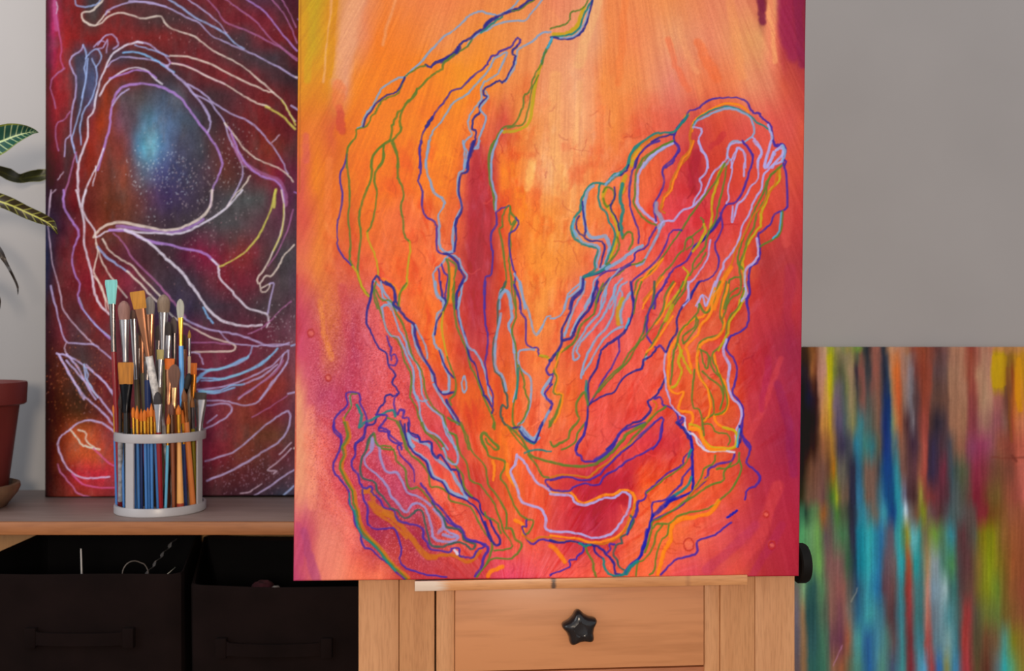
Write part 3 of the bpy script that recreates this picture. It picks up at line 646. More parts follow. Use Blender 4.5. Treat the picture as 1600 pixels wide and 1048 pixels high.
F G 3 | 930,140 920,190 870,250 810,310 790,380 770,450 760,560 750,640
F G 3 | 930,140 965,195 1000,170 1030,80 1060,0
F L 3.2 | 910,150 950,90 970,150 990,110 1030,0
F O 4 | 1080,0 1020,100 1000,200 940,270 920,330 850,400 860,450 880,540
F G 2.8 | 910,220 900,280 830,340 830,380 850,370 920,270 910,220
F Y 4 | 800,390 830,480 860,540 878,570
F Y 4.5 | 820,430 800,500 820,560 790,640 760,660
F G 3 | 1100,0 1060,200 1080,270 1050,330 960,360 920,420 930,560 960,640 1010,720 1020,820 960,860 950,920
F O 4 | 1110,20 1070,180 1090,260 1050,340 970,370 930,410 915,500 930,590 980,670 1000,760 990,830 960,870
F G 2.8 | 1170,40 1120,80 1090,190 1075,230
F G 2.8 | 1210,40 1180,150 1120,220 1100,290 1090,370 1030,430 1010,470 1040,550 1070,620 1100,700 1100,780 1070,820 1030,830
F Y 3.4 | 1220,60 1190,150 1120,250 1110,320 1050,430
F V 3.4 | 1235,0 1245,80 1225,120 1240,200 1225,280 1170,320 1120,350 1100,420 1150,490 1165,570 1150,640 1140,700 1190,760 1205,830 1190,930 1210,990 1250,1048
F L 3.2 | 1220,40 1218,80 1195,120
F L 4 | 1100,360 1080,440 1120,520 1110,620 1130,720 1180,770 1195,840 1165,920 1160,1000 1170,1030
F G 2.6 | 930,420 990,460 1010,540 1070,620 1080,720 1060,790
F G 2.6 | 940,430 960,520 980,540 990,470
F G 2.6 | 950,560 1000,610 1050,640 1080,710 1060,800
F G 2.6 | 900,550 890,650 890,780 930,800 950,880 960,960
F G 2.6 | 960,890 1000,890 1040,940 1100,950 1125,990 1110,1020
F L 3 | 720,450 710,520 720,650 740,720 760,780 810,830 840,850 850,930 900,960 940,1010 960,1040
F G 3.2 | 235,770 210,690 165,760 165,820 180,860 130,920 110,980 60,1010 20,1030 0,1000
F G 2.8 | 220,880 170,950 150,1010 70,1048
F V 3 | -5,640 10,610 15,575
F V 3 | 0,800 10,770 5,745
G R 9 | 430,430 480,430 500,510 560,560 620,580
G R 8 | 560,560 640,620 700,680 760,760 820,830 880,840
G R 6 | 470,500 520,570 600,620 700,720
G R 6 | 900,830 1000,830 1090,870 1160,800
G R 5 | 327,0 347,90 312,150 322,200 298,270 322,340 372,430 385,500 402,560 412,620 455,700 540,790 600,870 660,925 715,970
G V 3.2 | 250,0 250,40 295,90 280,180 245,250 250,310 300,370 340,430 340,500 370,560 380,630 410,680 430,770 480,790 530,840 590,880 620,920 690,980
G G 3.4 | 315,0 335,90 300,150 310,200 285,270 310,340 360,430 370,500 390,560 400,620 440,700 520,780 580,860 640,920 700,975
G T 3 | 345,440 350,510 380,570 392,640 430,710 510,780 570,860 630,925
G V 3.2 | 450,0 440,40 430,85 385,130 380,200 360,240 365,290 395,320 410,380 440,410 480,400 490,440 530,480 560,530 620,550 650,610 720,630 800,660 805,720 830,750 850,790 920,800 970,810 990,785 1030,790 1030,830 1070,840 1110,845 1130,820 1150,790 1185,770 1130,740 1075,730 1040,680 990,640 940,600 880,530 860,490
G V 3.2 | 425,420 430,470 460,540 455,620 490,660 560,665 620,660 650,720 670,800 660,860 700,910 760,930 830,950 950,965
G Z 3.8 | 480,90 490,160 440,220 450,270 510,320 570,380 600,450 640,500 700,560 740,510 790,510 830,560 860,660 870,720 930,745 1000,740 1020,710 960,680 930,650 930,600 870,540
G Z 3.8 | 490,100 530,160 540,230 580,310 640,310 680,380 710,440 770,460 830,500 850,520
G Z 6 | 880,545 920,600 930,650 900,690
G Z 5 | 930,700 980,715 1010,710
G D 3.4 | 495,65 460,110 450,170 420,230 415,320 440,355 500,370 520,430 560,470 600,530 640,550 690,595 740,570 770,545 800,560 820,640 840,720 860,770 920,775 970,760 1030,745 1080,770 1110,790 1130,760 1060,730 1050,680 1000,660 950,650 930,590 880,530 860,500
G G 3 | 500,70 520,140 600,150 630,200 640,240 690,290 700,360 720,410 780,410 830,460 850,490
G V 3 | 530,30 590,50 600,80 650,120 670,130 645,150 660,200 720,260 750,310 750,370
G V 3.8 | 790,380 830,430 870,490 930,550 980,620 1050,670 1080,730 1180,755 1210,790 1180,850 1170,900 1130,960
G A 4 | 1000,795 1018,820
G G 3 | 640,0 670,50 690,110 720,190 790,250 840,320 850,400 900,400 960,440 980,490 1100,530 1150,620 1190,690 1230,740 1230,810 1190,900 1140,965
G B 5 | 712,90 740,170 830,242 868,335 930,370 980,435 1070,472
G N 3.4 | 690,10 700,100 740,180 820,240 860,340 920,370 970,440 1080,490 1140,540 1180,620 1230,740
G B 5 | 720,85 770,115 840,145 875,215 935,265 985,308 1010,360 1050,425 1080,475
G N 3.4 | 710,0 720,60 770,80 790,120 850,120 860,180 890,220 910,200 950,250 980,295 1020,300 1040,370 1080,450 1150,490 1170,560 1220,600 1240,660 1280,720 1280,760 1250,760 1220,700 1190,620
G G 2.8 | 800,0 820,60 880,90 930,140 950,210 1000,260 1050,330 1060,400 1110,460
G B 3.4 | 930,0 960,60 1000,140 1020,200 1015,260 960,240 930,160
G G 2.8 | 970,60 1010,90 1030,180 1080,260 1100,360 1160,390 1200,440 1250,510 1290,620 1310,680 1360,760 1340,790 1250,800
G G 2.8 | 1040,0 1080,90 1110,180 1190,270 1210,380 1260,450 1320,550 1325,650
G G 2.8 | 1250,0 1240,30
G G 3 | 1195,100 1210,130 1260,170 1275,150 1230,110 1190,70 1170,90 1200,160 1220,210 1310,240 1310,290 1285,340 1320,390 1350,460 1400,560 1450,600 1490,610 1490,640 1460,690 1430,700
G G 2.8 | 1190,560 1200,590 1260,620 1290,690
G G 3 | 1320,660 1360,670 1380,730 1420,760 1390,820 1340,850 1240,850 1190,900
G O 4 | 1240,240 1250,300 1242,360
G O 5 | 1330,260 1340,340 1390,400
G O 5 | 1380,610 1430,640 1430,700
G V 3 | 1450,610 1450,650 1425,650 1440,700 1470,750 1500,755 1540,730 1605,740
G R 3.4 | 1430,700 1480,740 1530,715 1605,715
G L 4 | 1390,200 1380,260 1350,310 1390,400 1410,480 1450,510 1540,540 1570,600 1570,660 1605,675
G L 3.6 | 1395,210 1440,250 1480,320 1520,380 1580,410 1605,440
G G 3.6 | 1340,30 1370,50 1420,100 1460,180 1500,220 1605,245
G T 3.4 | 1440,190 1500,170 1605,180
G G 3 | 1460,200 1510,260 1550,330 1605,350
G B 4 | 1415,40 1455,95 1500,118 1530,95
G N 3 | 1550,0 1530,60 1500,122 1450,100 1405,50
G V 3 | 1605,355 1570,360 1580,390 1605,410
G G 3 | 1590,30 1595,-10
G O 6 | 1210,960 1230,930 1300,900
H O 6 | 0,770 40,800 90,870
H O 4 | 0,438 120,438 172,488 222,500 330,455 390,452 450,422 505,435 528,480 512,560 482,640 432,702 350,737 260,748 150,722 0,705
H L 3.8 | 0,445 110,455 140,470 150,495 200,515 270,500 340,470 400,470 450,435 490,450 500,490 480,560 440,620 400,680 340,710 260,720 190,700 120,685 0,680
H R 3 | 525,510 500,590 445,700 360,750 250,760 120,740 0,728
H K 6 | 410,110 380,160 340,200 280,235
H V 3.4 | 220,0 210,80 160,150 165,195 190,210 205,240 270,240 340,200 380,160 410,110 440,60 500,30 590,0
H G 4.4 | 590,10 480,70 450,110 400,170 340,220 270,262 180,275 80,265 0,245
H R 3.4 | 640,10 560,90 440,170 370,240 300,290 240,340 190,335 110,325 50,330 0,345
H V 3.2 | 650,0 560,90 490,150 430,200 380,250 310,320 250,355 190,360 120,340 60,345 0,360
H V 3 | 700,0 690,90 650,150 560,200 480,240 440,270 390,305 340,330 310,380 260,390 220,380 150,400 120,425 60,430 0,415
H N 3.6 | 0,735 60,750 110,740 160,745 210,760 270,765 320,790 350,825 385,860 400,890 405,940 440,950
H V 3 | 210,770 200,810 170,830 160,855 120,860 120,900 70,925 20,940 0,955
H G 3.4 | 215,770 235,820 265,870 270,920 285,960
H N 3.6 | 270,770 280,810 330,850
H T 4 | 330,850 345,920 390,955 450,950 480,920
H T 4 | 180,755 220,770 250,765
H V 3 | 350,820 375,790 370,760 400,760
H D 3 | 500,580 520,620 480,690 440,720 450,750 420,760 400,790 395,830 420,860 430,900 460,920
H T 4 | 515,600 490,660 480,690
H V 3 | 550,490 540,540 520,590 495,640 480,700
H V 3 | 860,190 830,230 820,270 760,300 700,340 650,390 600,430 590,480 545,495 545,550 530,590
H G 2.6 | 870,190 840,260 760,320 690,370 640,410 600,440
H K 4.4 | 870,60 885,150 885,220 890,330 890,430
H T 4 | 880,170 862,215
H T 4 | 880,340 860,390 800,440 740,480
H V 3 | 880,280 830,340 820,380 780,420 720,480 640,500 635,570
H K 6.5 | 770,465 740,490 680,550 640,580
H K 4 | 890,430 800,470 740,490 720,520
H K 4.5 | 640,580 620,640 600,720 580,780 560,840 500,890 470,940
H K 6 | 605,670 595,740 580,780
H V 3 | 890,430 850,490 800,530 720,570 640,610
H G 3 | 880,440 830,500 700,590 640,620 630,680 590,810
H V 3.6 | 1150,200 1130,240 1060,255 990,290 985,330 960,370 900,420
H G 2.6 | 1030,205 1020,250 960,290 940,350 900,410
H G 3 | 1180,190 1170,250 1110,280 1040,290
H R 3 | 990,340 920,400 870,460
H G 3 | 1180,230 1190,300 1150,390 1110,440 1060,480 1000,530 930,550 850,565 790,590 740,630 670,630 640,660
H G 2.8 | 1130,250 1085,310 1080,360 1000,390 940,430 850,490
H V 3.4 | 1200,0 1200,80 1250,150 1225,250 1270,290 1310,335 1290,390 1230,420 1215,480
H K 4.4 | 1165,550 1135,572 1105,592
H V 3.2 | 1130,625 1080,660 1030,700 920,740 920,800 890,830 800,850 750,885 690,950
H N 4 | 1180,20 1190,90 1170,150
H A 3.2 | 840,0 850,55 900,80 930,140 990,180 1060,175 1150,185
H Y 4 | 870,10 930,30 950,90 1000,150 1090,160 1150,155 1165,100 1150,50 1080,30
H O 5 | 870,40 930,50 950,110 1000,165 1090,168
H C 3 | 1172,90 1165,150 1180,40
H N 5 | 790,0 840,50 870,100
H O 6 | 1050,490 1000,560 900,590 820,600 770,630 750,680 750,740 710,800 690,880 670,950
H G 2.8 | 740,640 730,700 690,740 660,840 650,920 620,950
H G 2.8 | 700,640 660,700 640,780 590,850 545,880 535,955
H T 5 | 475,945 500,900 545,865
'''
# ------------------------------------------------------------------ pigments: dark abstract on the shelf
LEFT_ROWS = '''
0:69 60,22,32;72 70,25,35;80 110,30,60;85 160,38,82;92 140,35,55;100 125,30,35;122 110,30,30;130 95,38,40;140 58,48,52;155 58,48,52;170 100,40,40;200 75,50,50;240 80,45,48;280 95,40,45;340 105,35,40;370 95,42,45;400 80,45,60;440 70,40,50;466 75,30,40
30:69 70,22,35;76 90,26,48;84 165,35,85;93 145,34,50;100 135,30,35;125 115,30,30;135 75,50,48;150 68,55,52;165 110,38,38;190 115,36,36;215 90,42,44;230 75,45,45;270 72,48,50;310 78,48,52;330 98,40,45;350 105,35,40;420 110,35,45;440 85,42,48;466 75,35,40
60:69 60,20,35;72 70,20,40;84 155,30,70;94 146,32,42;105 142,30,30;130 122,30,30;200 120,35,35;260 112,35,35;290 105,38,40;320 85,42,46;350 70,48,52;380 72,50,55;400 95,42,48;420 105,36,42;466 110,30,30
90:69 70,20,40;76 95,24,48;84 150,30,60;94 152,34,40;104 140,34,36;112 95,45,48;120 60,52,66;135 60,60,85;150 75,55,68;160 80,42,42;175 68,48,58;190 62,50,62;210 68,46,46;235 72,42,42;260 95,38,40;300 112,35,40;335 100,38,42;360 78,46,48;400 65,48,54;430 60,48,54;450 80,40,44;466 95,30,35
120:69 65,20,32;74 85,22,36;86 140,30,42;105 142,35,36;114 100,42,48;122 60,56,76;135 62,62,88;147 65,72,104;155 82,50,62;163 110,42,38;185 118,42,38;200 110,40,40;225 80,44,46;245 64,46,50;270 62,48,54;300 90,40,44;330 104,37,40;360 112,36,40;400 98,40,44;425 72,44,48;450 58,42,47;466 55,40,45
150:69 60,20,28;74 80,22,32;90 142,30,35;110 125,35,36;117 80,45,52;122 60,55,70;135 64,60,84;145 70,70,100;152 90,48,48;165 132,45,26;178 110,52,40;190 85,65,70;220 75,65,65;240 70,72,82;255 68,78,96;280 78,78,86;295 72,50,58;310 70,40,48;330 62,44,48;360 80,45,50;390 100,38,42;420 110,35,36;445 95,36,38;466 75,35,40
190:69 55,20,28;74 70,20,30;90 122,30,35;112 95,38,40;118 72,45,52;126 62,46,54;134 95,40,40;145 118,36,35;158 145,46,22;170 125,50,40;185 110,60,74;200 95,66,76;212 80,70,80;224 72,98,118;235 75,115,138;248 70,100,130;262 70,90,120;290 65,76,92;308 62,64,74;318 62,50,56;335 62,45,50;360 85,40,45;400 112,35,36;430 105,34,38;466 85,30,40
230:69 50,22,30;74 62,22,30;90 105,30,35;105 75,45,45;112 80,42,44;122 92,36,36;140 132,36,26;152 130,42,32;165 122,52,42;190 118,50,44;202 95,62,72;215 70,112,142;228 80,150,172;240 82,150,170;252 76,112,148;265 72,88,120;280 70,70,92;300 66,66,82;315 65,65,74;330 80,52,54;350 90,46,46;380 95,40,45;400 115,42,38;420 126,46,34;445 105,42,40;466 85,40,45
270:69 45,25,32;76 60,25,32;95 80,30,35;104 68,40,44;114 85,36,40;125 122,30,30;140 122,40,30;155 110,46,36;170 105,50,40;195 125,60,46;210 100,72,80;222 82,92,112;234 76,84,112;245 68,70,110;260 60,60,98;275 56,56,90;295 58,56,78;312 65,55,68;330 78,52,58;350 92,50,44;365 85,48,46;380 75,45,50;400 100,40,46;420 122,40,44;440 112,30,50;452 100,36,56;466 90,40,55
310:69 42,28,40;76 48,28,38;95 60,36,42;106 90,32,36;118 112,30,34;140 100,40,35;165 105,50,35;195 116,60,44;215 105,58,55;232 88,56,72;250 68,50,82;265 58,46,80;290 60,50,70;320 60,50,60;340 64,56,62;360 70,68,70;390 74,76,76;410 78,72,72;425 92,50,60;440 95,42,66;455 88,44,68;466 80,42,62
350:69 38,38,58;78 45,36,56;90 55,35,50;105 78,32,44;115 102,30,40;140 112,40,35;165 115,50,35;195 100,55,44;230 70,50,55;260 62,48,58;290 60,50,60;320 65,55,60;345 66,64,66;370 72,66,68;390 82,60,64;410 86,56,64;430 90,54,65;450 86,52,66;466 82,50,65
400:69 34,40,66;76 40,38,60;90 75,35,42;105 105,36,40;120 122,35,40;140 126,40,40;155 105,40,40;170 92,40,42;200 85,40,50;225 72,43,50;245 64,45,50;270 64,42,50;290 85,34,52;310 120,30,55;340 116,35,54;360 122,42,48;380 122,44,44;400 112,42,50;420 80,50,54;435 64,55,60;450 68,64,66;466 72,60,70
440:69 38,38,58;76 48,36,50;90 90,40,42;115 106,35,40;140 122,30,40;160 122,40,40;200 120,40,54;225 90,46,54;245 68,50,58;280 58,50,60;305 66,48,58;320 82,45,54;350 112,35,46;380 108,38,50;400 98,42,52;420 78,54,60;440 72,62,66;466 75,60,75
480:69 42,32,40;76 55,32,36;90 86,35,36;110 82,40,42;122 84,40,42;150 126,35,36;175 115,40,44;200 100,45,52;240 70,50,70;280 60,50,74;320 58,50,60;350 66,48,58;380 76,45,54;410 68,54,60;430 70,58,62;450 85,58,68;466 85,64,75
520:69 46,28,34;76 55,30,34;95 95,35,40;110 82,45,50;125 76,46,50;150 100,40,40;180 92,40,45;240 80,44,58;280 82,42,60;310 92,40,58;340 85,45,55;370 90,42,56;400 98,40,55;430 98,50,64;466 104,70,82
560:69 42,25,25;76 50,27,26;95 72,35,30;112 68,44,42;130 65,50,50;150 82,46,46;165 92,45,45;200 90,42,46;300 96,40,50;330 105,42,56;350 112,45,60;380 106,42,56;400 105,40,55;430 108,48,60;466 112,62,72
600:69 40,25,25;76 48,26,25;95 76,36,26;112 68,42,35;130 60,45,40;150 85,38,37;165 105,35,36;180 92,40,40;310 102,40,55;350 106,40,60;375 115,45,52;400 130,50,45;425 135,50,42;445 128,50,48;466 105,60,70
640:69 40,25,22;76 46,26,23;95 66,35,26;125 60,40,30;145 78,40,35;165 94,40,40;200 92,44,45;330 112,45,60;350 118,48,54;380 126,55,45;405 122,45,46;430 118,40,50;450 104,48,60;466 90,55,70
680:69 40,25,20;76 46,26,22;88 70,34,28;98 105,42,30;112 152,62,34;125 160,68,34;140 166,70,38;155 150,58,42;170 132,46,45;200 118,42,48;330 116,40,55;355 118,45,50;380 116,54,45;405 108,58,44;430 104,60,45;448 96,60,58;466 90,60,65
710:69 40,25,20;76 46,26,22;90 90,36,28;100 125,45,30;115 155,62,34;130 166,66,36;148 160,64,38;165 150,54,40;185 140,50,42;330 116,35,50;355 112,42,48;375 110,52,44;400 108,54,46;425 104,50,50;448 98,46,54;466 92,45,55
740:69 40,25,22;76 46,27,24;92 75,34,30;108 115,35,36;122 150,35,40;140 155,34,44;160 152,36,46;185 148,38,46;330 92,40,46;355 86,42,44;380 84,40,44;405 80,42,46;430 75,45,50;450 80,52,60;466 85,55,70
778:69 36,25,25;80 55,30,28;100 90,40,35;116 110,42,35;130 122,45,35;148 118,42,38;165 110,40,40;185 100,38,40;330 72,40,45;365 66,40,48;400 64,45,55;425 58,52,66;440 56,60,76;452 58,55,70;466 60,50,65
'''
LEFT_PAL = dict(W=(205,196,208), C=(206,190,176), V=(158,118,186), B=(142,160,202), M=(150,92,132), Y=(188,182,84), L=(176,152,170), P=(165,75,120), Q=(120,170,215), S=(165,150,190))
LT = dict(P=(0,0,3.275), Q=(0,300,3.275), R=(0,560,3.275))
LEFT_LINES = '''
P P 8 | 280,-5 282,60 290,150
P B 2.6 | 385,-5 390,25 440,35 490,25 520,-5
P C 2.8 | 560,60 540,70 500,120 470,130 425,100 425,65 470,55 510,20 530,-5
P C 2.8 | 425,105 480,130 520,115 560,80 620,65 680,80 730,95 790,85 825,85 850,125 900,155 980,180 1040,220 1090,260 1150,290 1230,330 1290,380 1350,430 1400,475 1450,520 1475,570 1510,620
P S 2.8 | 540,75 560,50 620,25 700,10 790,20 860,40 950,85 1020,120 1080,180 1130,205 1210,240 1300,280 1400,330 1520,400
P S 2.4 | 660,5 760,12 850,35
P B 3.2 | 860,-5 930,40 1000,90 1080,130 1150,170 1200,220 1250,250
P S 2.4 | 960,-5 1050,60 1120,120 1160,170
P M 2.6 | 1060,-5 1110,50 1150,110 1250,150 1350,200 1430,240 1520,310
P V 3 | 1260,-5 1330,40 1390,100 1450,180 1520,260
P M 2.6 | 1150,-5 1230,50 1310,110 1350,160 1400,210 1520,300
P M 2.6 | 1390,-5 1450,70 1490,140 1520,220
P M 2.4 | 1440,-5 1480,60 1515,140
P P 2.6 | 280,0 290,50 290,100 305,180 315,250 310,300 325,350
P M 2.6 | 330,350 270,400 260,450 275,510 285,555
P L 2.2 | 288,10 295,40 288,70
P M 2.6 | 360,570 330,610 290,635 285,700 300,770
P L 2.2 | 325,880 295,920
P L 2.4 | 285,970 260,1000 255,1060
P S 2.8 | 425,230 410,260 370,290 358,320 370,360 390,400 385,480 370,560 360,680 380,760
P B 2.8 | 425,230 440,270 440,310 430,350 440,400 420,500
P B 2.6 | 440,300 460,270 500,250 518,300 490,345
P B 2.6 | 450,300 440,400 420,500 400,600 370,700 380,760 395,830
P S 2.6 | 500,230 530,190 560,175 590,190 605,230 580,250
P S 2.2 | 500,250 530,240 550,200 545,270
P S 2.2 | 480,240 510,210 535,215
P B 2.6 | 470,300 495,360 490,430 470,500 430,570 410,650 415,740
P S 2.6 | 545,345 580,310 640,290 720,300 790,310 860,340
P Q 3.4 | 630,270 680,265 740,280 800,310 850,345 890,370
P S 3 | 700,215 760,225 800,255 850,290 870,320 850,340
P B 2.6 | 690,230 760,250 820,270 865,290
P W 3.4 | 730,220 700,215 640,235 590,265 560,300 540,350 510,420 490,500 480,570 450,610 450,700 420,780 400,860 400,950 410,1060
P S 3.6 | 850,340 890,380 940,420 990,480 1040,540 1075,610 1070,660 1060,680
P W 3 | 510,490 550,420 620,370 690,345 750,360 790,400 830,430
P V 2.8 | 560,400 620,380 700,360 760,370 800,400
P V 4 | 500,870 530,760 560,650 570,560 590,490 630,445 700,430 780,435 850,455 920,500 970,560 1010,620 1060,680 1100,740 1135,820 1125,880 1090,970 1075,1060
P W 2.8 | 420,1060 440,970 470,900 500,840 530,760
P W 2.4 | 475,950 490,880 490,850
P S 2.6 | 575,540 610,490 660,455
P C 2.8 | 870,285 960,290 1060,320 1160,370 1260,420 1350,460 1400,475
P M 3 | 870,320 960,340 1060,390 1150,430
P C 2.8 | 880,325 960,340 1060,390 1150,430 1230,480 1300,520 1380,550
P Y 4 | 1360,545 1440,590 1510,660
P Y 2.8 | 1440,510 1480,575 1512,640
P S 2.8 | 960,430 1030,470 1100,530 1180,580 1270,620 1330,670 1380,730 1430,800 1475,890
P S 2.8 | 990,480 1070,520 1110,570 1150,630 1170,700 1200,760 1235,830 1240,900 1210,970 1160,1060
P C 3 | 1150,630 1200,690 1250,760 1310,810 1400,850 1470,890 1500,930
P M 7 | 1180,690 1220,790 1270,850 1350,895 1430,930 1460,990 1462,1048
P V 3 | 1170,650 1200,720 1240,810 1290,870 1350,905 1400,920 1440,960 1455,1060
P C 2.6 | 1280,900 1250,950 1200,1000 1160,1060
P Y 5 | 1412,970 1402,1060
P L 2 | 1430,690 1390,730
P M 2.8 | 325,1060 325,1000 350,930 370,850 390,780
P S 2.2 | 360,690 335,720 330,800
Q W 3.6 | 390,-10 410,60 430,160 430,250 445,330 470,420 480,500 510,570 560,625
Q W 3.2 | 440,-10 420,60 440,130 480,190 490,230
Q C 3 | 490,230 500,310 480,400 500,450 540,540 560,600
Q V 3.2 | 325,-10 330,80 370,150 405,210 380,280 370,350 385,430 410,470 400,540 430,610 490,680 540,730 580,760
Q B 2.4 | 405,540 440,620 500,690 580,755
Q L 2.4 | 262,-10 252,80 245,150 255,260 270,370 300,480 320,590 350,640 400,700 440,740 480,780
Q S 2.8 | 260,480 285,590 310,690 335,760 400,775 475,780 520,810 580,860
Q L 2 | 340,770 330,800 345,830
Q V 6 | 600,175 700,185 800,200 880,205 960,185 1040,140
Q C 4.4 | 480,230 510,190 570,160 630,155 700,170 780,185 850,195 930,180 1000,150 1050,110 1080,60 1085,-10
Q W 3.6 | 495,230 550,200 620,190 700,205 800,210 880,215 960,200 1040,160 1120,110 1190,50 1240,-10
Q V 4.4 | 560,195 650,200 720,235 800,260 870,270 940,290 1010,300 1070,330 1110,370
Q W 3.4 | 1085,345 1115,375 1120,410 1130,450 1180,500 1220,550 1280,600 1360,620 1375,660 1365,690
Q W 4.4 | 640,195 720,230 790,280 850,340 910,390 960,450 1010,520 1050,580 1110,640 1190,675 1270,685 1340,680
Q Y 3.4 | 1125,380 1190,350 1260,300 1320,230 1360,150 1390,80 1410,-10
Q M 3.6 | 580,210 630,260 680,340 740,400 810,470 850,520 900,580 950,640
Q C 3.2 | 525,240 560,300 620,345 680,380 730,440 790,500 840,550
Q B 3.6 | 500,280 540,330 600,370 660,410
Q C 3.2 | 650,405 720,470 770,530 830,580 890,640 960,680 1050,730 1130,760 1190,775 1205,800 1170,815 1080,815 980,820
Q C 2.8 | 490,260 520,350 560,420 600,480 650,540
Q C 2.4 | 480,430 520,480 535,540 545,600
Q Q 3 | 1040,590 1060,630 1090,670
Q S 3.2 | 940,640 1000,680 1100,710 1170,720 1250,740 1330,770 1400,790 1480,770
Q M 2.6 | 1490,560 1440,600 1380,660 1330,700 1270,725
Q C 2.8 | 1440,-10 1455,90 1440,200 1400,300 1360,380 1320,440 1325,470 1360,430 1390,430 1430,370 1450,330 1505,270
Q Y 2 | 1452,60 1445,190 1400,300
Q C 2.4 | 1330,470 1340,510 1370,500 1380,470 1340,490
Q S 2.8 | 1380,470 1400,470 1385,540 1370,620
Q M 2.6 | 1500,90 1470,200 1420,310 1370,380
Q M 2.4 | 970,770 1080,770 1180,780
Q S 2.4 | 980,820 1020,830 1040,880
Q S 2.4 | 1120,710 1180,770 1290,785 1380,780 1480,780
Q B 3 | 1010,905 1090,910 1180,890 1250,860 1280,830 1290,790
Q Q 4 | 1000,975 1060,920 1130,905
Q Q 3.6 | 1030,965 1120,960 1230,930 1310,890 1370,850 1420,800
Q S 2.8 | 1010,1010 1120,1000 1220,970 1320,930 1400,880 1450,830 1475,810 1470,870 1430,930 1380,990 1330,1060
Q Q 4 | 1020,1020 1100,1025 1200,1000
Q S 2.4 | 1450,830 1420,900 1330,980 1220,1060
Q S 3.4 | 300,830 340,900 380,970 430,1060
Q S 3 | 340,830 400,900 440,980 490,1060
Q S 3 | 290,825 350,840 420,880 490,930 540,980 590,1060
Q B 2.6 | 430,880 440,950 470,1000
R S 3.6 | 305,-10 350,70 400,150 450,210 520,270 580,340
R S 3.4 | 340,10 420,100 480,170 540,240 590,310
R B 2.6 | 430,30 450,80 450,120 500,200
R S 2.8 | 440,30 500,90 560,150 600,210
R S 3 | 600,390 580,370 520,330 450,315 390,335 350,370 310,400 295,440 310,490 340,550 380,590 430,610 480,610 560,605
R C 3.4 | 360,365 390,400 420,440 460,455 510,465
R C 2.6 | 400,365 440,380 440,420 490,460
R M 2.8 | 295,540 310,580 360,640 400,690 460,710
R P 2.8 | 370,590 420,640 500,660 590,660
R P 2.6 | 480,460 540,520 600,560
R Q 4 | 1005,105 1060,60 1140,50 1230,10 1270,-10
R Q 3.6 | 1030,100 1150,100 1250,70 1340,30 1380,-10
R Q 4 | 1030,165 1110,165 1180,140 1250,130
R S 3 | 1250,130 1340,90 1420,30
R S 2.8 | 1050,215 1140,215 1200,230 1260,240 1320,220 1380,150 1430,80 1470,20
R S 3 | 1060,240 1150,230 1185,250 1170,290 1110,330 1050,360
R S 2.4 | 1060,330 1110,290
R M 2.6 | 1220,200 1310,140 1400,80 1450,10
R M 2.4 | 1290,300 1380,250 1470,190
R S 3.4 | 1050,525 1130,500 1210,470 1290,400 1360,340 1430,290 1475,270 1485,310 1470,370 1420,430 1340,480 1260,530 1170,580 1060,625
R L 2.4 | 1400,590 1415,575 1370,570 1430,520 1490,460
R L 2.4 | 1430,490 1490,430
R S 3 | 1300,700 1370,660 1440,610 1505,570
R L 2.2 | 1230,690 1280,680 1340,640
R B 3 | 1450,700 1505,650
'''
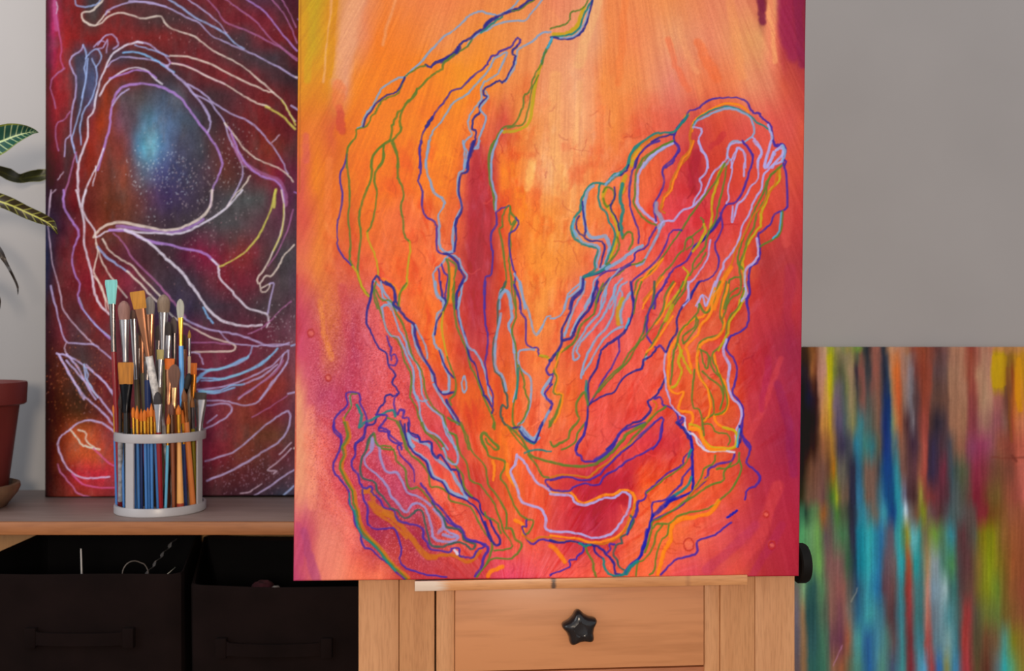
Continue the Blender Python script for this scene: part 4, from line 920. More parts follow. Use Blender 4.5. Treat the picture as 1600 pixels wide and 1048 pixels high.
# ------------------------------------------------------------------ pigments: vertical bands leaning at the wall
# columns: x in tile pixels (1200 + x/4), colours
RIGHT_ROWS4 = '''
545:150 40,30,20;215 55,40,25;240 70,45,28;270 135,75,35;295 120,65,35;330 178,125,95;360 180,135,95;375 165,155,40;395 165,165,30;420 140,125,70;440 150,130,80;470 120,120,70;500 142,122,62;540 120,130,55;560 105,138,50;585 110,120,50;600 60,60,55;620 45,50,55;640 90,60,55;660 150,85,68;690 148,82,66;708 70,55,58;722 40,50,60;738 110,80,65;760 185,125,82;810 178,112,80;850 172,112,80;880 160,100,68;900 140,70,55;930 148,66,46;970 150,65,40;1020 130,62,48;1050 100,55,50;1080 108,65,60;1110 125,78,70;1150 168,110,80;1220 175,110,80;1245 160,75,55;1270 150,60,45;1300 152,75,58;1340 172,112,85;1400 182,110,80;1420 188,120,50;1450 188,120,60;1540 178,112,55;1600 200,128,60
556:150 40,30,25;240 60,40,30;280 140,80,38;300 130,70,40;330 182,124,98;358 182,130,100;372 185,165,20;392 185,175,10;412 130,125,50;450 120,105,70;490 130,112,78;530 138,118,70;560 80,85,60;580 130,80,62;610 70,60,58;625 50,52,58;645 110,72,62;665 152,84,68;700 120,72,62;722 45,48,62;742 60,62,72;770 195,120,72;800 200,108,55;830 165,105,78;880 150,115,100;905 125,75,68;940 140,64,46;975 152,62,40;1030 125,64,52;1060 98,62,58;1110 112,74,70;1140 160,104,78;1210 170,110,80;1245 162,80,58;1270 156,66,46;1310 158,85,66;1345 176,118,88;1395 184,118,90;1408 190,140,15;1470 188,145,8;1495 160,110,30;1520 140,92,30;1545 185,120,25;1600 205,132,25
580:150 38,30,28;215 40,35,40;245 50,36,40;272 148,84,40;300 120,60,36;312 175,110,88;335 186,122,102;362 188,130,98;374 196,175,0;395 188,172,5;408 120,125,45;428 105,105,55;445 92,86,60;465 88,90,60;485 120,110,70;510 156,122,86;535 140,108,80;545 70,55,58;558 60,45,55;572 130,72,62;600 135,76,66;615 62,60,62;640 62,58,60;660 148,80,66;690 150,82,66;712 70,60,66;725 38,40,55;745 42,58,78;762 150,115,90;780 205,112,55;800 222,100,35;822 205,98,45;835 165,108,84;865 162,110,88;885 138,118,120;905 130,105,105;920 112,56,50;945 130,56,44;970 150,60,40;1020 140,62,46;1038 98,66,62;1060 96,65,65;1110 106,76,70;1135 160,108,78;1190 166,112,82;1235 168,100,70;1255 162,70,52;1285 160,78,58;1310 175,120,85;1340 182,126,92;1385 182,120,92;1402 188,142,12;1440 190,146,10;1478 185,140,15;1490 140,95,38;1515 138,85,32;1530 150,62,30;1545 185,110,22;1580 202,132,18;1600 205,132,18
605:150 35,28,28;215 32,28,32;250 40,32,46;285 80,40,30;300 60,30,30;318 180,118,90;345 192,124,86;368 195,150,50;380 198,172,10;402 160,145,30;420 110,95,95;445 105,92,95;470 80,86,78;492 115,115,65;520 148,122,82;542 120,100,75;556 65,60,60;575 110,75,62;600 132,76,66;625 70,66,66;650 120,74,64;690 145,84,66;712 80,66,66;728 35,45,80;755 40,60,90;765 120,110,85;782 190,112,60;808 218,88,36;830 190,90,50;845 150,102,78;870 140,112,105;895 128,118,122;915 95,68,68;940 110,58,50;975 156,64,44;1015 145,64,46;1040 98,66,58;1070 98,66,58;1115 108,72,60;1140 160,106,76;1190 164,108,78;1235 172,112,82;1262 160,70,54;1290 152,66,54;1320 170,112,82;1350 182,130,94;1395 182,118,88;1405 185,140,20;1470 185,135,20;1488 120,72,45;1515 112,64,44;1535 180,85,30;1555 200,112,24;1600 208,130,25
625:150 32,25,25;215 28,24,30;255 30,30,52;290 45,30,38;305 62,32,30;320 150,95,70;338 196,126,78;365 198,140,55;385 196,162,22;402 150,115,50;418 112,90,105;445 105,88,100;468 82,86,86;490 95,100,75;515 146,122,80;540 125,112,72;558 75,72,64;580 125,78,66;600 128,78,66;625 82,80,72;650 98,82,72;690 140,86,66;715 60,62,80;730 26,48,98;758 28,52,105;768 110,105,95;785 180,108,60;815 212,84,38;832 175,85,50;850 140,98,78;890 122,112,118;912 90,66,66;940 88,56,56;975 156,64,45;1005 140,62,48;1030 102,66,55;1060 100,66,56;1120 110,70,56;1145 158,104,75;1190 162,106,76;1240 168,110,78;1265 148,62,58;1300 145,66,58;1325 170,115,84;1350 182,132,96;1395 184,125,94;1415 172,95,80;1450 170,92,78;1485 130,72,58;1505 108,58,45;1535 188,90,30;1560 202,115,28;1600 208,126,32
660:150 34,22,20;215 36,22,20;260 34,22,24;295 40,26,32;318 90,55,40;335 196,122,55;372 196,130,42;392 188,142,30;408 140,100,60;430 92,76,100;455 88,75,100;480 76,88,92;505 110,110,80;530 132,122,70;550 95,110,85;565 55,115,118;588 55,115,120;605 80,100,95;640 84,96,86;665 100,88,72;690 130,86,66;715 50,60,95;730 24,42,102;758 28,60,110;772 90,120,100;790 155,122,70;818 202,96,50;835 170,88,56;850 110,65,55;872 76,46,50;890 90,75,80;905 122,108,112;920 90,65,70;945 120,58,52;970 164,68,54;995 150,62,52;1012 80,52,48;1050 55,45,56;1085 62,50,58;1115 90,62,60;1140 158,102,74;1180 166,106,75;1235 162,105,72;1258 142,60,62;1290 138,55,62;1315 150,85,78;1350 162,108,86;1390 156,95,82;1410 150,78,80;1450 150,76,78;1480 142,90,76;1505 120,68,50;1530 152,62,36;1552 200,100,55;1600 208,112,72
695:150 36,22,18;215 36,20,18;260 38,22,18;300 58,34,28;320 110,66,44;340 146,84,52;380 155,96,44;402 166,112,40;420 120,85,55;440 70,58,76;470 62,54,78;495 65,66,78;520 78,80,84;540 42,110,130;555 40,122,146;580 48,122,135;600 60,122,112;630 52,118,115;655 50,116,122;680 85,95,80;702 102,86,66;718 50,62,95;735 26,48,118;760 34,60,120;778 75,105,110;800 78,105,108;825 150,92,68;850 132,82,66;870 92,56,56;900 70,45,60;930 80,52,62;950 120,66,58;968 182,78,62;990 165,66,56;1004 70,48,60;1030 55,45,70;1058 65,50,66;1080 82,52,60;1110 78,58,64;1140 72,68,75;1165 120,85,68;1190 152,92,66;1230 148,88,66;1250 140,62,80;1275 140,58,86;1320 150,50,80;1360 150,60,84;1390 150,70,85;1415 145,75,70;1440 150,76,56;1500 150,66,50;1530 152,64,48;1555 180,78,55;1600 202,90,65
735:150 38,34,26;215 40,34,28;240 80,52,38;262 112,68,46;300 120,72,55;350 112,72,60;378 110,68,46;392 140,90,35;412 192,112,20;428 130,110,45;445 105,95,82;475 104,96,80;500 70,66,68;520 48,44,64;540 50,48,66;555 42,90,122;575 46,98,128;598 80,88,86;615 120,86,70;660 118,84,70;685 76,70,70;710 40,80,115;730 22,62,128;765 22,66,130;785 38,110,140;802 40,128,142;820 70,110,110;835 125,85,75;858 122,78,68;885 95,58,60;920 98,55,60;948 140,75,58;968 172,72,56;988 150,60,52;1005 62,46,66;1030 60,46,70;1060 75,46,64;1080 112,46,60;1108 116,46,60;1128 75,65,72;1150 60,76,82;1175 70,82,72;1210 86,90,62;1250 92,82,62;1272 130,50,60;1300 142,40,60;1345 138,48,58;1380 130,60,56;1410 122,70,52;1440 126,76,50;1480 130,70,50;1520 132,66,50;1550 160,72,55;1595 208,95,75
775:150 48,44,28;210 50,46,30;230 80,65,45;260 118,80,60;300 120,78,62;345 112,70,66;375 85,85,55;395 70,100,45;415 90,125,38;432 152,162,30;446 120,110,50;465 112,88,66;500 105,80,66;518 48,46,66;545 44,46,68;556 44,105,136;585 48,112,142;605 90,95,85;622 118,86,70;660 112,84,72;682 70,95,100;700 58,112,128;728 30,85,135;745 20,72,130;778 20,78,132;795 30,125,145;825 38,138,152;842 105,112,130;858 110,108,128;875 80,55,60;905 76,45,46;930 90,60,50;945 140,120,45;958 155,145,52;975 135,75,50;1000 132,56,50;1040 120,50,54;1080 100,46,56;1125 90,52,60;1145 72,78,82;1175 76,86,84;1220 86,80,66;1260 105,65,58;1285 135,38,50;1320 135,36,50;1350 128,52,42;1380 118,74,40;1410 120,85,40;1440 125,90,42;1475 140,78,46;1520 152,70,50;1560 170,74,58;1600 198,88,72
'''
RIGHT_ROWS39 = '''
800:150 45,90,60;205 55,110,76;222 50,100,70;232 36,58,46;250 60,95,62;270 85,130,76;300 95,120,70;322 140,95,50;345 156,86,36;365 110,85,60;390 84,86,76;425 76,128,56;450 74,90,58;475 75,84,62;500 55,55,60;520 45,45,60;540 45,70,90;560 44,125,146;585 46,130,150;610 75,115,120;640 110,100,86;665 100,100,92;690 52,132,150;715 50,140,156;735 30,85,135;755 25,65,130;775 28,80,136;795 35,138,150;818 60,150,165;838 195,212,222;848 170,190,205;862 112,110,112;885 112,92,80;905 116,76,56;930 120,105,45;945 130,138,30;965 130,125,38;985 112,82,72;1010 108,68,70;1050 90,50,50;1090 80,66,70;1120 70,90,90;1160 80,88,84;1200 90,80,76;1260 100,70,64;1290 138,42,50;1330 138,42,46;1360 122,70,32;1400 122,78,32;1440 135,80,40;1480 152,80,50;1560 165,80,52
835:150 60,130,80;190 72,150,88;215 76,152,90;240 90,150,88;265 102,152,90;300 110,165,76;325 100,130,74;348 95,76,76;385 98,80,72;420 88,115,80;450 70,120,74;490 72,110,76;508 54,54,70;528 48,50,74;548 20,115,140;572 20,132,150;600 38,152,162;625 40,165,168;655 38,135,165;690 40,110,160;715 70,100,125;735 90,82,96;760 90,82,96;778 50,140,145;805 48,155,152;828 90,135,80;848 155,142,38;866 130,150,80;880 85,172,175;905 92,185,182;922 55,150,150;945 105,110,75;965 112,100,70;985 120,125,55;1020 105,142,50;1050 92,130,70;1075 80,122,88;1098 62,128,125;1118 48,132,142;1142 65,110,115;1162 92,62,62;1195 96,54,56;1235 88,72,66;1265 85,82,68;1290 112,98,35;1315 130,112,20;1340 130,125,15;1370 132,130,10;1400 130,110,30;1435 142,92,40;1490 164,86,45;1560 155,75,45
880:150 60,110,60;190 78,140,80;240 82,132,85;270 95,142,80;295 98,150,76;315 108,168,75;335 100,120,75;360 120,80,76;395 128,82,76;430 132,86,80;455 110,85,75;485 60,96,66;510 50,75,70;530 34,60,80;548 22,110,136;572 20,132,150;600 34,155,165;622 42,168,172;648 38,140,168;685 40,110,160;702 70,95,120;720 100,76,86;750 108,85,88;775 110,92,90;792 50,140,150;815 34,162,168;832 50,135,140;845 145,90,60;864 168,70,45;882 110,110,90;896 36,150,150;918 36,152,150;935 70,130,125;955 120,125,95;972 168,130,82;988 150,132,100;1004 128,138,136;1035 128,142,146;1055 85,128,115;1075 75,125,100;1100 72,132,90;1125 76,142,80;1145 72,110,78;1165 85,70,70;1200 95,58,58;1230 96,56,56;1262 105,80,50;1290 130,100,40;1315 135,125,28;1350 140,148,20;1385 138,130,25;1425 130,105,30;1460 145,90,36;1500 160,80,40;1560 150,75,42
920:150 108,98,95;182 112,102,96;200 116,140,104;218 120,162,110;234 70,110,85;252 45,88,80;285 46,86,80;308 75,115,82;330 82,130,85;352 100,110,80;378 130,90,76;430 146,82,76;465 140,84,72;490 96,86,76;520 70,80,85;545 40,72,106;562 42,100,126;590 48,130,148;612 50,148,162;635 40,130,160;665 35,110,160;690 50,95,135;708 95,66,76;740 108,68,72;768 112,72,70;790 80,100,105;812 50,132,142;828 70,110,110;845 150,60,52;868 168,54,50;885 110,95,90;908 70,120,120;940 64,122,122;955 120,120,105;970 192,122,100;985 165,125,112;1005 116,140,155;1045 122,148,158;1068 145,172,174;1085 150,178,176;1102 95,135,130;1125 60,112,105;1150 58,105,98;1172 85,72,70;1200 96,64,60;1245 108,68,55;1280 118,95,42;1310 128,125,30;1340 135,138,24;1370 122,138,34;1405 110,132,40;1440 128,105,38;1475 142,84,40;1560 150,70,45
960:150 100,90,105;182 106,96,106;196 130,105,85;212 152,110,70;226 110,98,72;240 45,82,80;275 40,80,80;300 52,92,80;325 74,105,80;360 85,95,76;382 132,88,74;405 136,84,76;438 130,70,80;468 132,84,74;500 112,102,90;530 60,92,110;550 44,105,140;575 46,122,146;605 54,148,155;635 56,150,155;660 58,130,145;690 60,120,140;712 76,92,105;735 90,66,66;765 92,60,64;788 70,95,105;810 55,125,135;832 62,110,118;848 132,60,58;866 146,50,55;886 105,80,80;908 60,112,110;940 60,112,112;958 120,105,98;972 192,106,86;988 165,100,88;1004 112,120,130;1035 112,132,142;1060 112,148,156;1085 90,144,150;1112 74,140,145;1138 72,118,118;1160 72,100,95;1185 110,75,70;1205 158,56,52;1228 155,50,50;1250 110,68,58;1275 90,80,60;1310 100,100,50;1335 110,112,44;1370 104,115,48;1405 100,115,50;1440 118,100,42;1475 128,90,40;1520 140,82,44;1560 146,78,46
1000:150 92,84,95;185 96,86,96;202 140,105,76;216 156,110,70;232 110,98,76;250 46,86,86;285 45,85,85;315 58,108,88;340 70,120,90;365 78,105,84;385 112,68,74;415 116,64,76;445 110,56,75;468 140,72,66;490 172,92,60;512 110,105,90;535 70,132,130;562 60,142,140;585 48,110,148;612 40,90,150;638 48,110,150;662 60,126,150;695 72,130,135;722 80,130,120;748 90,100,95;772 100,76,76;800 75,100,110;822 55,130,135;840 70,105,105;858 120,54,56;880 118,50,55;900 72,100,105;922 60,122,132;945 66,120,128;962 150,82,75;978 172,70,66;996 140,82,80;1015 90,112,122;1050 95,132,142;1075 108,146,150;1102 120,156,150;1128 84,136,142;1152 65,122,130;1172 90,85,88;1195 170,60,54;1212 176,54,50;1235 130,58,52;1262 88,75,52;1295 90,74,50;1330 116,70,45;1360 112,76,50;1392 115,86,55;1420 100,110,85;1448 80,152,132;1470 95,140,90;1500 126,122,30;1530 140,112,34;1560 150,110,40
1050:150 98,78,80;190 102,82,80;215 144,100,62;232 125,98,70;250 50,94,84;285 46,96,86;318 54,108,88;345 62,115,90;370 90,102,80;392 138,92,66;425 150,90,58;450 166,90,50;475 140,95,62;500 92,110,84;530 74,124,105;560 70,130,116;588 50,108,138;618 36,90,150;645 50,108,148;675 76,132,126;700 80,140,120;730 74,110,115;758 70,80,110;788 64,110,128;815 60,140,140;838 65,120,120;855 118,60,62;875 132,40,50;895 110,70,78;920 75,130,150;945 72,158,196;965 80,160,202;982 130,90,100;1002 170,56,56;1018 130,70,85;1038 42,100,170;1058 50,105,160;1075 110,125,90;1092 142,132,60;1112 100,132,110;1132 62,130,165;1155 62,128,172;1175 110,90,105;1198 162,54,60;1225 164,50,55;1250 120,68,52;1275 95,76,46;1310 98,62,44;1340 100,52,40;1370 95,80,70;1400 90,110,110;1425 60,145,145;1448 36,175,176;1475 62,165,135;1510 100,142,80;1535 125,132,55;1560 140,125,42
'''
def right_rows():
    rows = []
    for txt, sc in ((RIGHT_ROWS4, 4.0), (RIGHT_ROWS39, 3.91)):
        for y, st in parse_rows(txt):
            st = st.copy(); st[:, 0] = 1200 + st[:, 0] / sc; rows.append((y, st))
    rows.sort(key=lambda q: q[0])
    return rows
# ------------------------------------------------------------------ shelf unit and what it holds
E_W = 0.62     # light level at the back of the room the wood tones are matched at
m_top = wood('shelf_top_wood', (98, 84, 82), (132, 114, 107), axis='X', rough=0.5, scale=9, e=0.72)
m_edge = wood('shelf_edge_wood', (138, 84, 46), (172, 112, 66), axis='X', rough=0.45, scale=16, e=1.0)
m_side = wood('shelf_side_wood', (140, 104, 66), (160, 122, 80), axis='Z', rough=0.5, scale=12, e=0.75)
SX0, SX1, SY0, SY1 = -1.12, 0.16, 1.30, 1.568
shelf = thing('shelf_unit', 'low wooden shelf with orange-brown front edge holding the brush caddy and dark bins', 'shelf', (-0.48, 1.43, 0))
def loc_to(p, bm):
    bmesh.ops.translate(bm, verts=bm.verts, vec=-Vector(p)); return bm
so = (-0.48, 1.43, 0)
b = box(SX0, SX1, SY0 + 0.004, SY1, SHELF_Z - 0.0176, SHELF_Z, 0.0012)
obj('shelf_board', loc_to(so, b), m_top, shelf)
b = box(SX0, SX1, SY0, SY0 + 0.0055, SHELF_Z - 0.0176, SHELF_Z - 0.0002, 0.0015)
o = obj('edge_strip', loc_to(so, b), m_edge, shelf); o['label'] = 'orange-brown front edge of the shelf'
for x in (SX0 + 0.001, SX1 - 0.019):
    obj('side_panel', loc_to(so, box(x, x + 0.018, SY0 + 0.01, SY1, 0.0, SHELF_Z - 0.018, 0.001)), m_side, shelf)
obj('lower_board', loc_to(so, box(SX0 + 0.02, SX1 - 0.02, SY0 + 0.01, SY1 - 0.012, 0.412, 0.43, 0.001)), m_top, shelf)
obj('back_panel', loc_to(so, box(SX0 + 0.02, SX1 - 0.02, SY1 - 0.010, SY1 - 0.003, 0.05, SHELF_Z - 0.018)), m_side, shelf)

m_bin = plain('bin_fabric', (0.0070, 0.0036, 0.0034), rough=0.9, var=0.25, scale=18, bump=0.25, spec=0.08)
m_binin = plain('bin_lining', (0.004, 0.004, 0.0048), rough=0.95, var=0.2, scale=12, bump=0.2, spec=0.08)
def fabric_bin(label, x0, x1, y0, y1, z0, z1, sag, pinch, tilt, flare=0.0):
    cx, cy = (x0 + x1) / 2, (y0 + y1) / 2
    t = thing('storage_bin', label, 'storage bin', (cx, cy, z0), 0, 'dark fabric storage bins under the shelf')
    def ring(z, inset, k):
        pts = []
        hx, hy = (x1 - x0) / 2 - inset, (y1 - y0) / 2 - inset
        n = 24
        top = max(0.0, (z - z0) / (z1 - z0))
        corner = 0.010
        for side in range(4):
            for i in range(n):
                f = -1 + 2 * i / n
                if side == 0: x, y = f * hx, -hy
                elif side == 1: x, y = hx, f * hy
                elif side == 2: x, y = -f * hx, hy
                else: x, y = -hx, -f * hy
                bow = 0.004 * math.sin(math.pi * top) * (1 - f * f)
                if side == 0: y -= bow
                if side == 2: y += bow * 0.3
                # corners rounded
                ax, ay = abs(x) - (hx - corner), abs(y) - (hy - corner)
                if ax > 0 and ay > 0:
                    L = math.hypot(ax, ay)
                    if L > corner: x = math.copysign(hx - corner + ax / L * corner, x); y = math.copysign(hy - corner + ay / L * corner, y)
                # the soft walls lean in towards the back of the rim
                yy = (y + hy) / (2 * hy)
                if x > 0: x -= pinch * top * yy
                else: x -= flare * top * yy * min(1.0, -x / hx * 1.5)
                zz = z
                if k: zz = z + tilt * yy - sag * (1 - (x / hx) ** 2) * (1.0 if side in (0, 2) else 0.4) + 0.0005 * math.sin(5 * x / hx + side * 2) 
                pts.append((x, y, zz - z0))
        return pts
    bm = bmesh.new()
    lev = [z0, z0 + 0.01] + [z0 + (z1 - z0) * q for q in (0.25, 0.5, 0.75, 0.93)]
    loft(bm, [ring(z, 0.004 if i == 0 else 0.0, 0) for i, z in enumerate(lev)] + [ring(z1 - 0.003, 0.0, 1), ring(z1, 0.0012, 1), ring(z1 - 0.0005, 0.0035, 1), ring(z1 - 0.006, 0.0045, 1)], cap0=True, cap1=False)
    body = obj('bin_body', bm, m_bin, t)
    bm = bmesh.new()
    loft(bm, [ring(z1 - 0.0055, 0.0047, 1)] + [ring(z0 + (z1 - z0) * q, 0.0047, 0) for q in (0.9, 0.6, 0.3, 0.03)], cap0=False, cap1=True)
    obj('lining', bm, m_binin, t)
    return t
def bin_handle(t, bx, bz, w, h, droop):
    # a stitched pull strap lying on the front wall, standing out in the middle
    bm = bmesh.new(); rings = []
    y0 = -0.1315
    for i in range(25):
        f = -1 + 2 * i / 24
        x = bx + f * w / 2; out = 0.006 * (1 - abs(f) ** 6); zc = bz - droop * (1 - f * f) 
        hh = h * (1.0 if abs(f) < 0.9 else 1.25) / 2
        y = y0 - 0.003 - out
        rings.append([(x, y - 0.0015, zc - hh), (x, y - 0.0015, zc + hh), (x, y + 0.002, zc + hh), (x, y + 0.002, zc - hh)])
    loft(bm, rings)
    o = obj('pull_strap', bm, m_bin, t)
    for s in (-1, 1):
        obj('strap_patch', box(bx + s * w / 2 - 0.007, bx + s * w / 2 + 0.007, y0 - 0.0085, y0 + 0.004, bz - h * 0.8, bz + h * 0.8, 0.0015), m_bin, t)
BY0, BY1 = 1.27, 1.53
bin1 = fabric_bin('left black-brown fabric bin with a white stick and silvery strip inside', -0.7176, -0.4195, BY0, BY1, 0.43, 0.6965, 0.001, 0.060, 0.003)
bin_handle(bin1, -0.5485 + 0.5686, 0.6965 - 0.43 - 0.080, 0.124, 0.016, 0.001)
bin2 = fabric_bin('black-brown fabric bin beside the easel post, its rim sagging lower', -0.410, -0.118, BY0, BY1, 0.43, 0.6815, 0.0025, 0.01, 0.011, 0.064)
bin_handle(bin2, -0.302 + 0.264, 0.6815 - 0.43 - 0.078, 0.134, 0.016, 0.002)

m_white = plain('pale_plastic', (0.62, 0.60, 0.60), rough=0.4, var=0.05)
m_foil = plain('foil', (0.55, 0.55, 0.58), rough=0.3, metal=0.8, var=0.25, scale=120)
m_wire = plain('grey_wire', (0.16, 0.14, 0.13), rough=0.5)
m_redscrap = plain('dark_red_cloth', (0.045, 0.004, 0.010), rough=0.9, var=0.3, scale=90)
# things lying in the bins
def stick(name, label, cat, p0, p1, r, m):
    bm = bmesh.new(); c = Vector(p0)
    pts = [Vector(p0).lerp(Vector(p1), i / 6) - c for i in range(7)]
    tube(bm, pts, [r * (1.0 - 0.3 * i / 6) for i in range(7)], 10)
    o = obj(name, bm, m); o.location = c
    return tag(o, label, cat)
stick('white_stick', 'thin white stick standing upright inside the left bin', 'stick', at(129, 940, 1.36) , at(126.5, 857, 1.36), 0.0014, m_white)
bm = bmesh.new(); c = at(210, 900, 1.35)
tube(bm, [at(210 + 19 * math.cos(a) + (3 if a < 1 else 0), 898 - 22 * math.sin(a), 1.35 + 0.01 * math.cos(a)) - c for a in [math.pi * (-.25 + 1.45 * i / 24) for i in range(25)]], 0.0007, 6)
o = obj('wire_loop', bm, m_wire); o.location = c; tag(o, 'thin grey wire bent into a loop just above the left bin rim', 'wire')
bm = bmesh.new(); rings = []; c = at(228, 905, 1.36)
for i in range(30):
    f = i / 29; p = at(223 + 50 * f + 2.2 * math.sin(i * 0.9), 903 - 60 * f, 1.35 + 0.07 * f) - c
    w = 0.0014 + 0.0010 * abs(math.sin(i * 1.3)) + 0.0012 * f; u = Vector((0.8, 0.1, 0.6)) * w; k = 0.0012 * math.sin(i * 2.3)
    rings.append([p - u, p + Vector((0, -0.0012 + k, 0.0006)), p + u, p + Vector((0, 0.0012 + k, -0.0006))])
loft(bm, rings); o = obj('foil_strip', bm, m_foil); o.location = c; tag(o, 'crumpled silvery strip slanting up out of the left bin', 'foil strip')
bm = bmesh.new(); rings = []; c = at(262, 905, 1.33)
for i in range(8):
    f = i / 7; p = at(258 + 16 * f, 900 - 14 * f, 1.325) - c; u = Vector((0.0008, 0, 0.0016)) * (1.2 - f)
    rings.append([p - u, p + Vector((0, -0.001, 0)), p + u, p + Vector((0, 0.001, 0))])
loft(bm, rings); o = obj('paper_sliver', bm, plain('cream_paper', (0.5, 0.46, 0.38), rough=0.7)); o.location = c; tag(o, 'small cream sliver poking over the right corner of the left bin', 'paper')
bm = bmesh.new(); bmesh.ops.create_icosphere(bm, subdivisions=4, radius=0.016)
for v in bm.verts:
    v.co *= 1 + 0.35 * float(fbm(v.co.x * 160 + 3, v.co.y * 160 + v.co.z * 120, 4, 2)); v.co.z *= 0.8
o = obj('red_cloth', bm, m_redscrap); o.location = at(410, 921, 1.36); tag(o, 'dark red cloth scrap bunched up inside the right bin', 'cloth')
bm = bmesh.new(); bmesh.ops.create_icosphere(bm, subdivisions=3, radius=0.0055)
for v in bm.verts: v.co *= 1 + 0.6 * float(fbm(v.co.x * 300, v.co.z * 300 + v.co.y * 200, 9, 2)); v.co.z *= 0.6
o = obj('paper_scrap', bm, plain('grey_paper', (0.30, 0.27, 0.25), rough=0.8)); o.location = at(431, 918.5, 1.33); tag(o, 'small crumpled pale scrap at the rim of the right bin', 'paper')

# ------------------------------------------------------------------ plant
PX, PY = -0.781, 1.40
m_pot = plain('pot_glaze', (0.150, 0.022, 0.018), rough=0.5, var=0.12, scale=14, bump=0.05)
m_saucer = plain('saucer_clay', (0.16, 0.085, 0.045), rough=0.7, var=0.4, scale=30, bump=0.2)
bm = bmesh.new(); z0 = SHELF_Z
lathe(bm, [(0.0, 0), (0.060, 0), (0.064, 0.002), (0.078, 0.020), (0.0815, 0.028), (0.0805, 0.033), (0.077, 0.034), (0.072, 0.026), (0.060, 0.010), (0.0, 0.008)], 0, 0)
sau = obj('plant_saucer', bm, m_saucer); sau.location = (PX, PY, z0); tag(sau, 'brown clay saucer under the red flower pot', 'saucer')
pot = thing('potted_croton', 'croton with dark green yellow-veined leaves in a dark red pot at left edge', 'potted plant', (PX, PY, z0 + 0.0105))
bm = bmesh.new(); zb = z0 + 0.0105
zr = 1 - (597 - 524) / F * PY - zb
lathe(bm, [(0.0, 0), (0.0615, 0), (0.0635, 0.002), (0.0800, zr - 0.034), (0.0805, zr - 0.033), (0.0865, zr - 0.032), (0.0890, zr - 0.030), (0.0905, zr - 0.003), (0.0895, zr), (0.085, zr), (0.0835, zr - 0.004), (0.076, zr - 0.04), (0.058, 0.008), (0.0, 0.006)], 0, 0, 64)
obj('pot', bm, m_pot, pot)
bm = bmesh.new()
lathe(bm, [(0.0, zr - 0.018), (0.03, zr - 0.017), (0.06, zr - 0.021), (0.0765, zr - 0.024), (0.0745, zr - 0.04), (0.0, zr - 0.04)], 0, 0, 40)
for v in bm.verts: v.co.z += 0.003 * float(fbm(v.co.x * 90, v.co.y * 90, 3, 2))
obj('soil', bm, plain('potting_soil', (0.035, 0.022, 0.015), rough=0.95, var=0.5, scale=120, bump=0.6), pot)
porg = Vector((PX, PY, zb))
m_stem = plain('plant_stem', (0.11, 0.085, 0.04), rough=0.7, var=0.3, scale=60)
bm = bmesh.new()
tube(bm, [Vector(q) - porg for q in [(PX, PY, zb + zr - 0.03), (PX - 0.006, PY + 0.005, 1.02), (PX + 0.004, PY + 0.012, 1.12), (PX - 0.004, PY + 0.016, 1.24)]], [0.0075, 0.0065, 0.0055, 0.004], 10)
obj('stem', bm, m_stem, pot)
def leaf_mat(name, body, vein, edge, ribs, vein_w=0.10, edge_from=0.75, rib_w=0.12, rib_a=0.55):
    """uv.x = along the leaf, uv.y = across (-1..1)"""
    m, t, b = nt(name)
    uv = node(t, 'ShaderNodeUVMap'); sx = node(t, 'ShaderNodeSeparateXYZ'); t.links.new(uv.outputs[0], sx.inputs[0])
    ma = lambda op, a, bb=None, c=None: _math(t, op, a, bb, c)
    ac = ma('ABSOLUTE', ma('MULTIPLY_ADD', sx.outputs[1], 2.0, -1.0))
    slant = ma('MULTIPLY_ADD', ac, -0.07, sx.outputs[0])
    fr = ma('FRACT', ma('MULTIPLY', slant, ribs))
    rib = ma('LESS_THAN', ma('ABSOLUTE', ma('SUBTRACT', fr, 0.5)), rib_w)
    mid = ma('LESS_THAN', ac, vein_w)
    ed = ma('GREATER_THAN', ac, edge_from)
    tc = node(t, 'ShaderNodeTexCoord'); nz = node(t, 'ShaderNodeTexNoise'); nz.inputs['Scale'].default_value = 90
    t.links.new(tc.outputs['Object'], nz.inputs['Vector'])
    def mix(fac, c0, c1):
        n = node(t, 'ShaderNodeMix', data_type='RGBA')
        if isinstance(fac, float): n.inputs[0].default_value = fac
        else: t.links.new(fac, n.inputs[0])
        for i, c in ((6, c0), (7, c1)):
            if isinstance(c, tuple): n.inputs[i].default_value = c
            else: t.links.new(c, n.inputs[i])
        return n.outputs[2]
    dark = tuple(x * 0.6 for x in body[:3]) + (1,)
    c = mix(nz.outputs['Fac'], body, dark)
    c = mix(ma('MULTIPLY', rib, rib_a), c, vein); c = mix(ma('MULTIPLY', ed, 0.8), c, edge); c = mix(ma('MULTIPLY', mid, 0.9), c, vein)
    t.links.new(c, b.inputs['Base Color']); b.inputs['Roughness'].default_value = 0.38
    return m
def _math(t, op, a, b=None, c=None):
    n = node(t, 'ShaderNodeMath', operation=op)
    for i, v in enumerate((a, b, c)):
        if v is None: continue
        if isinstance(v, (int, float)): n.inputs[i].default_value = v
        else: t.links.new(v, n.inputs[i])
    return n.outputs[0]
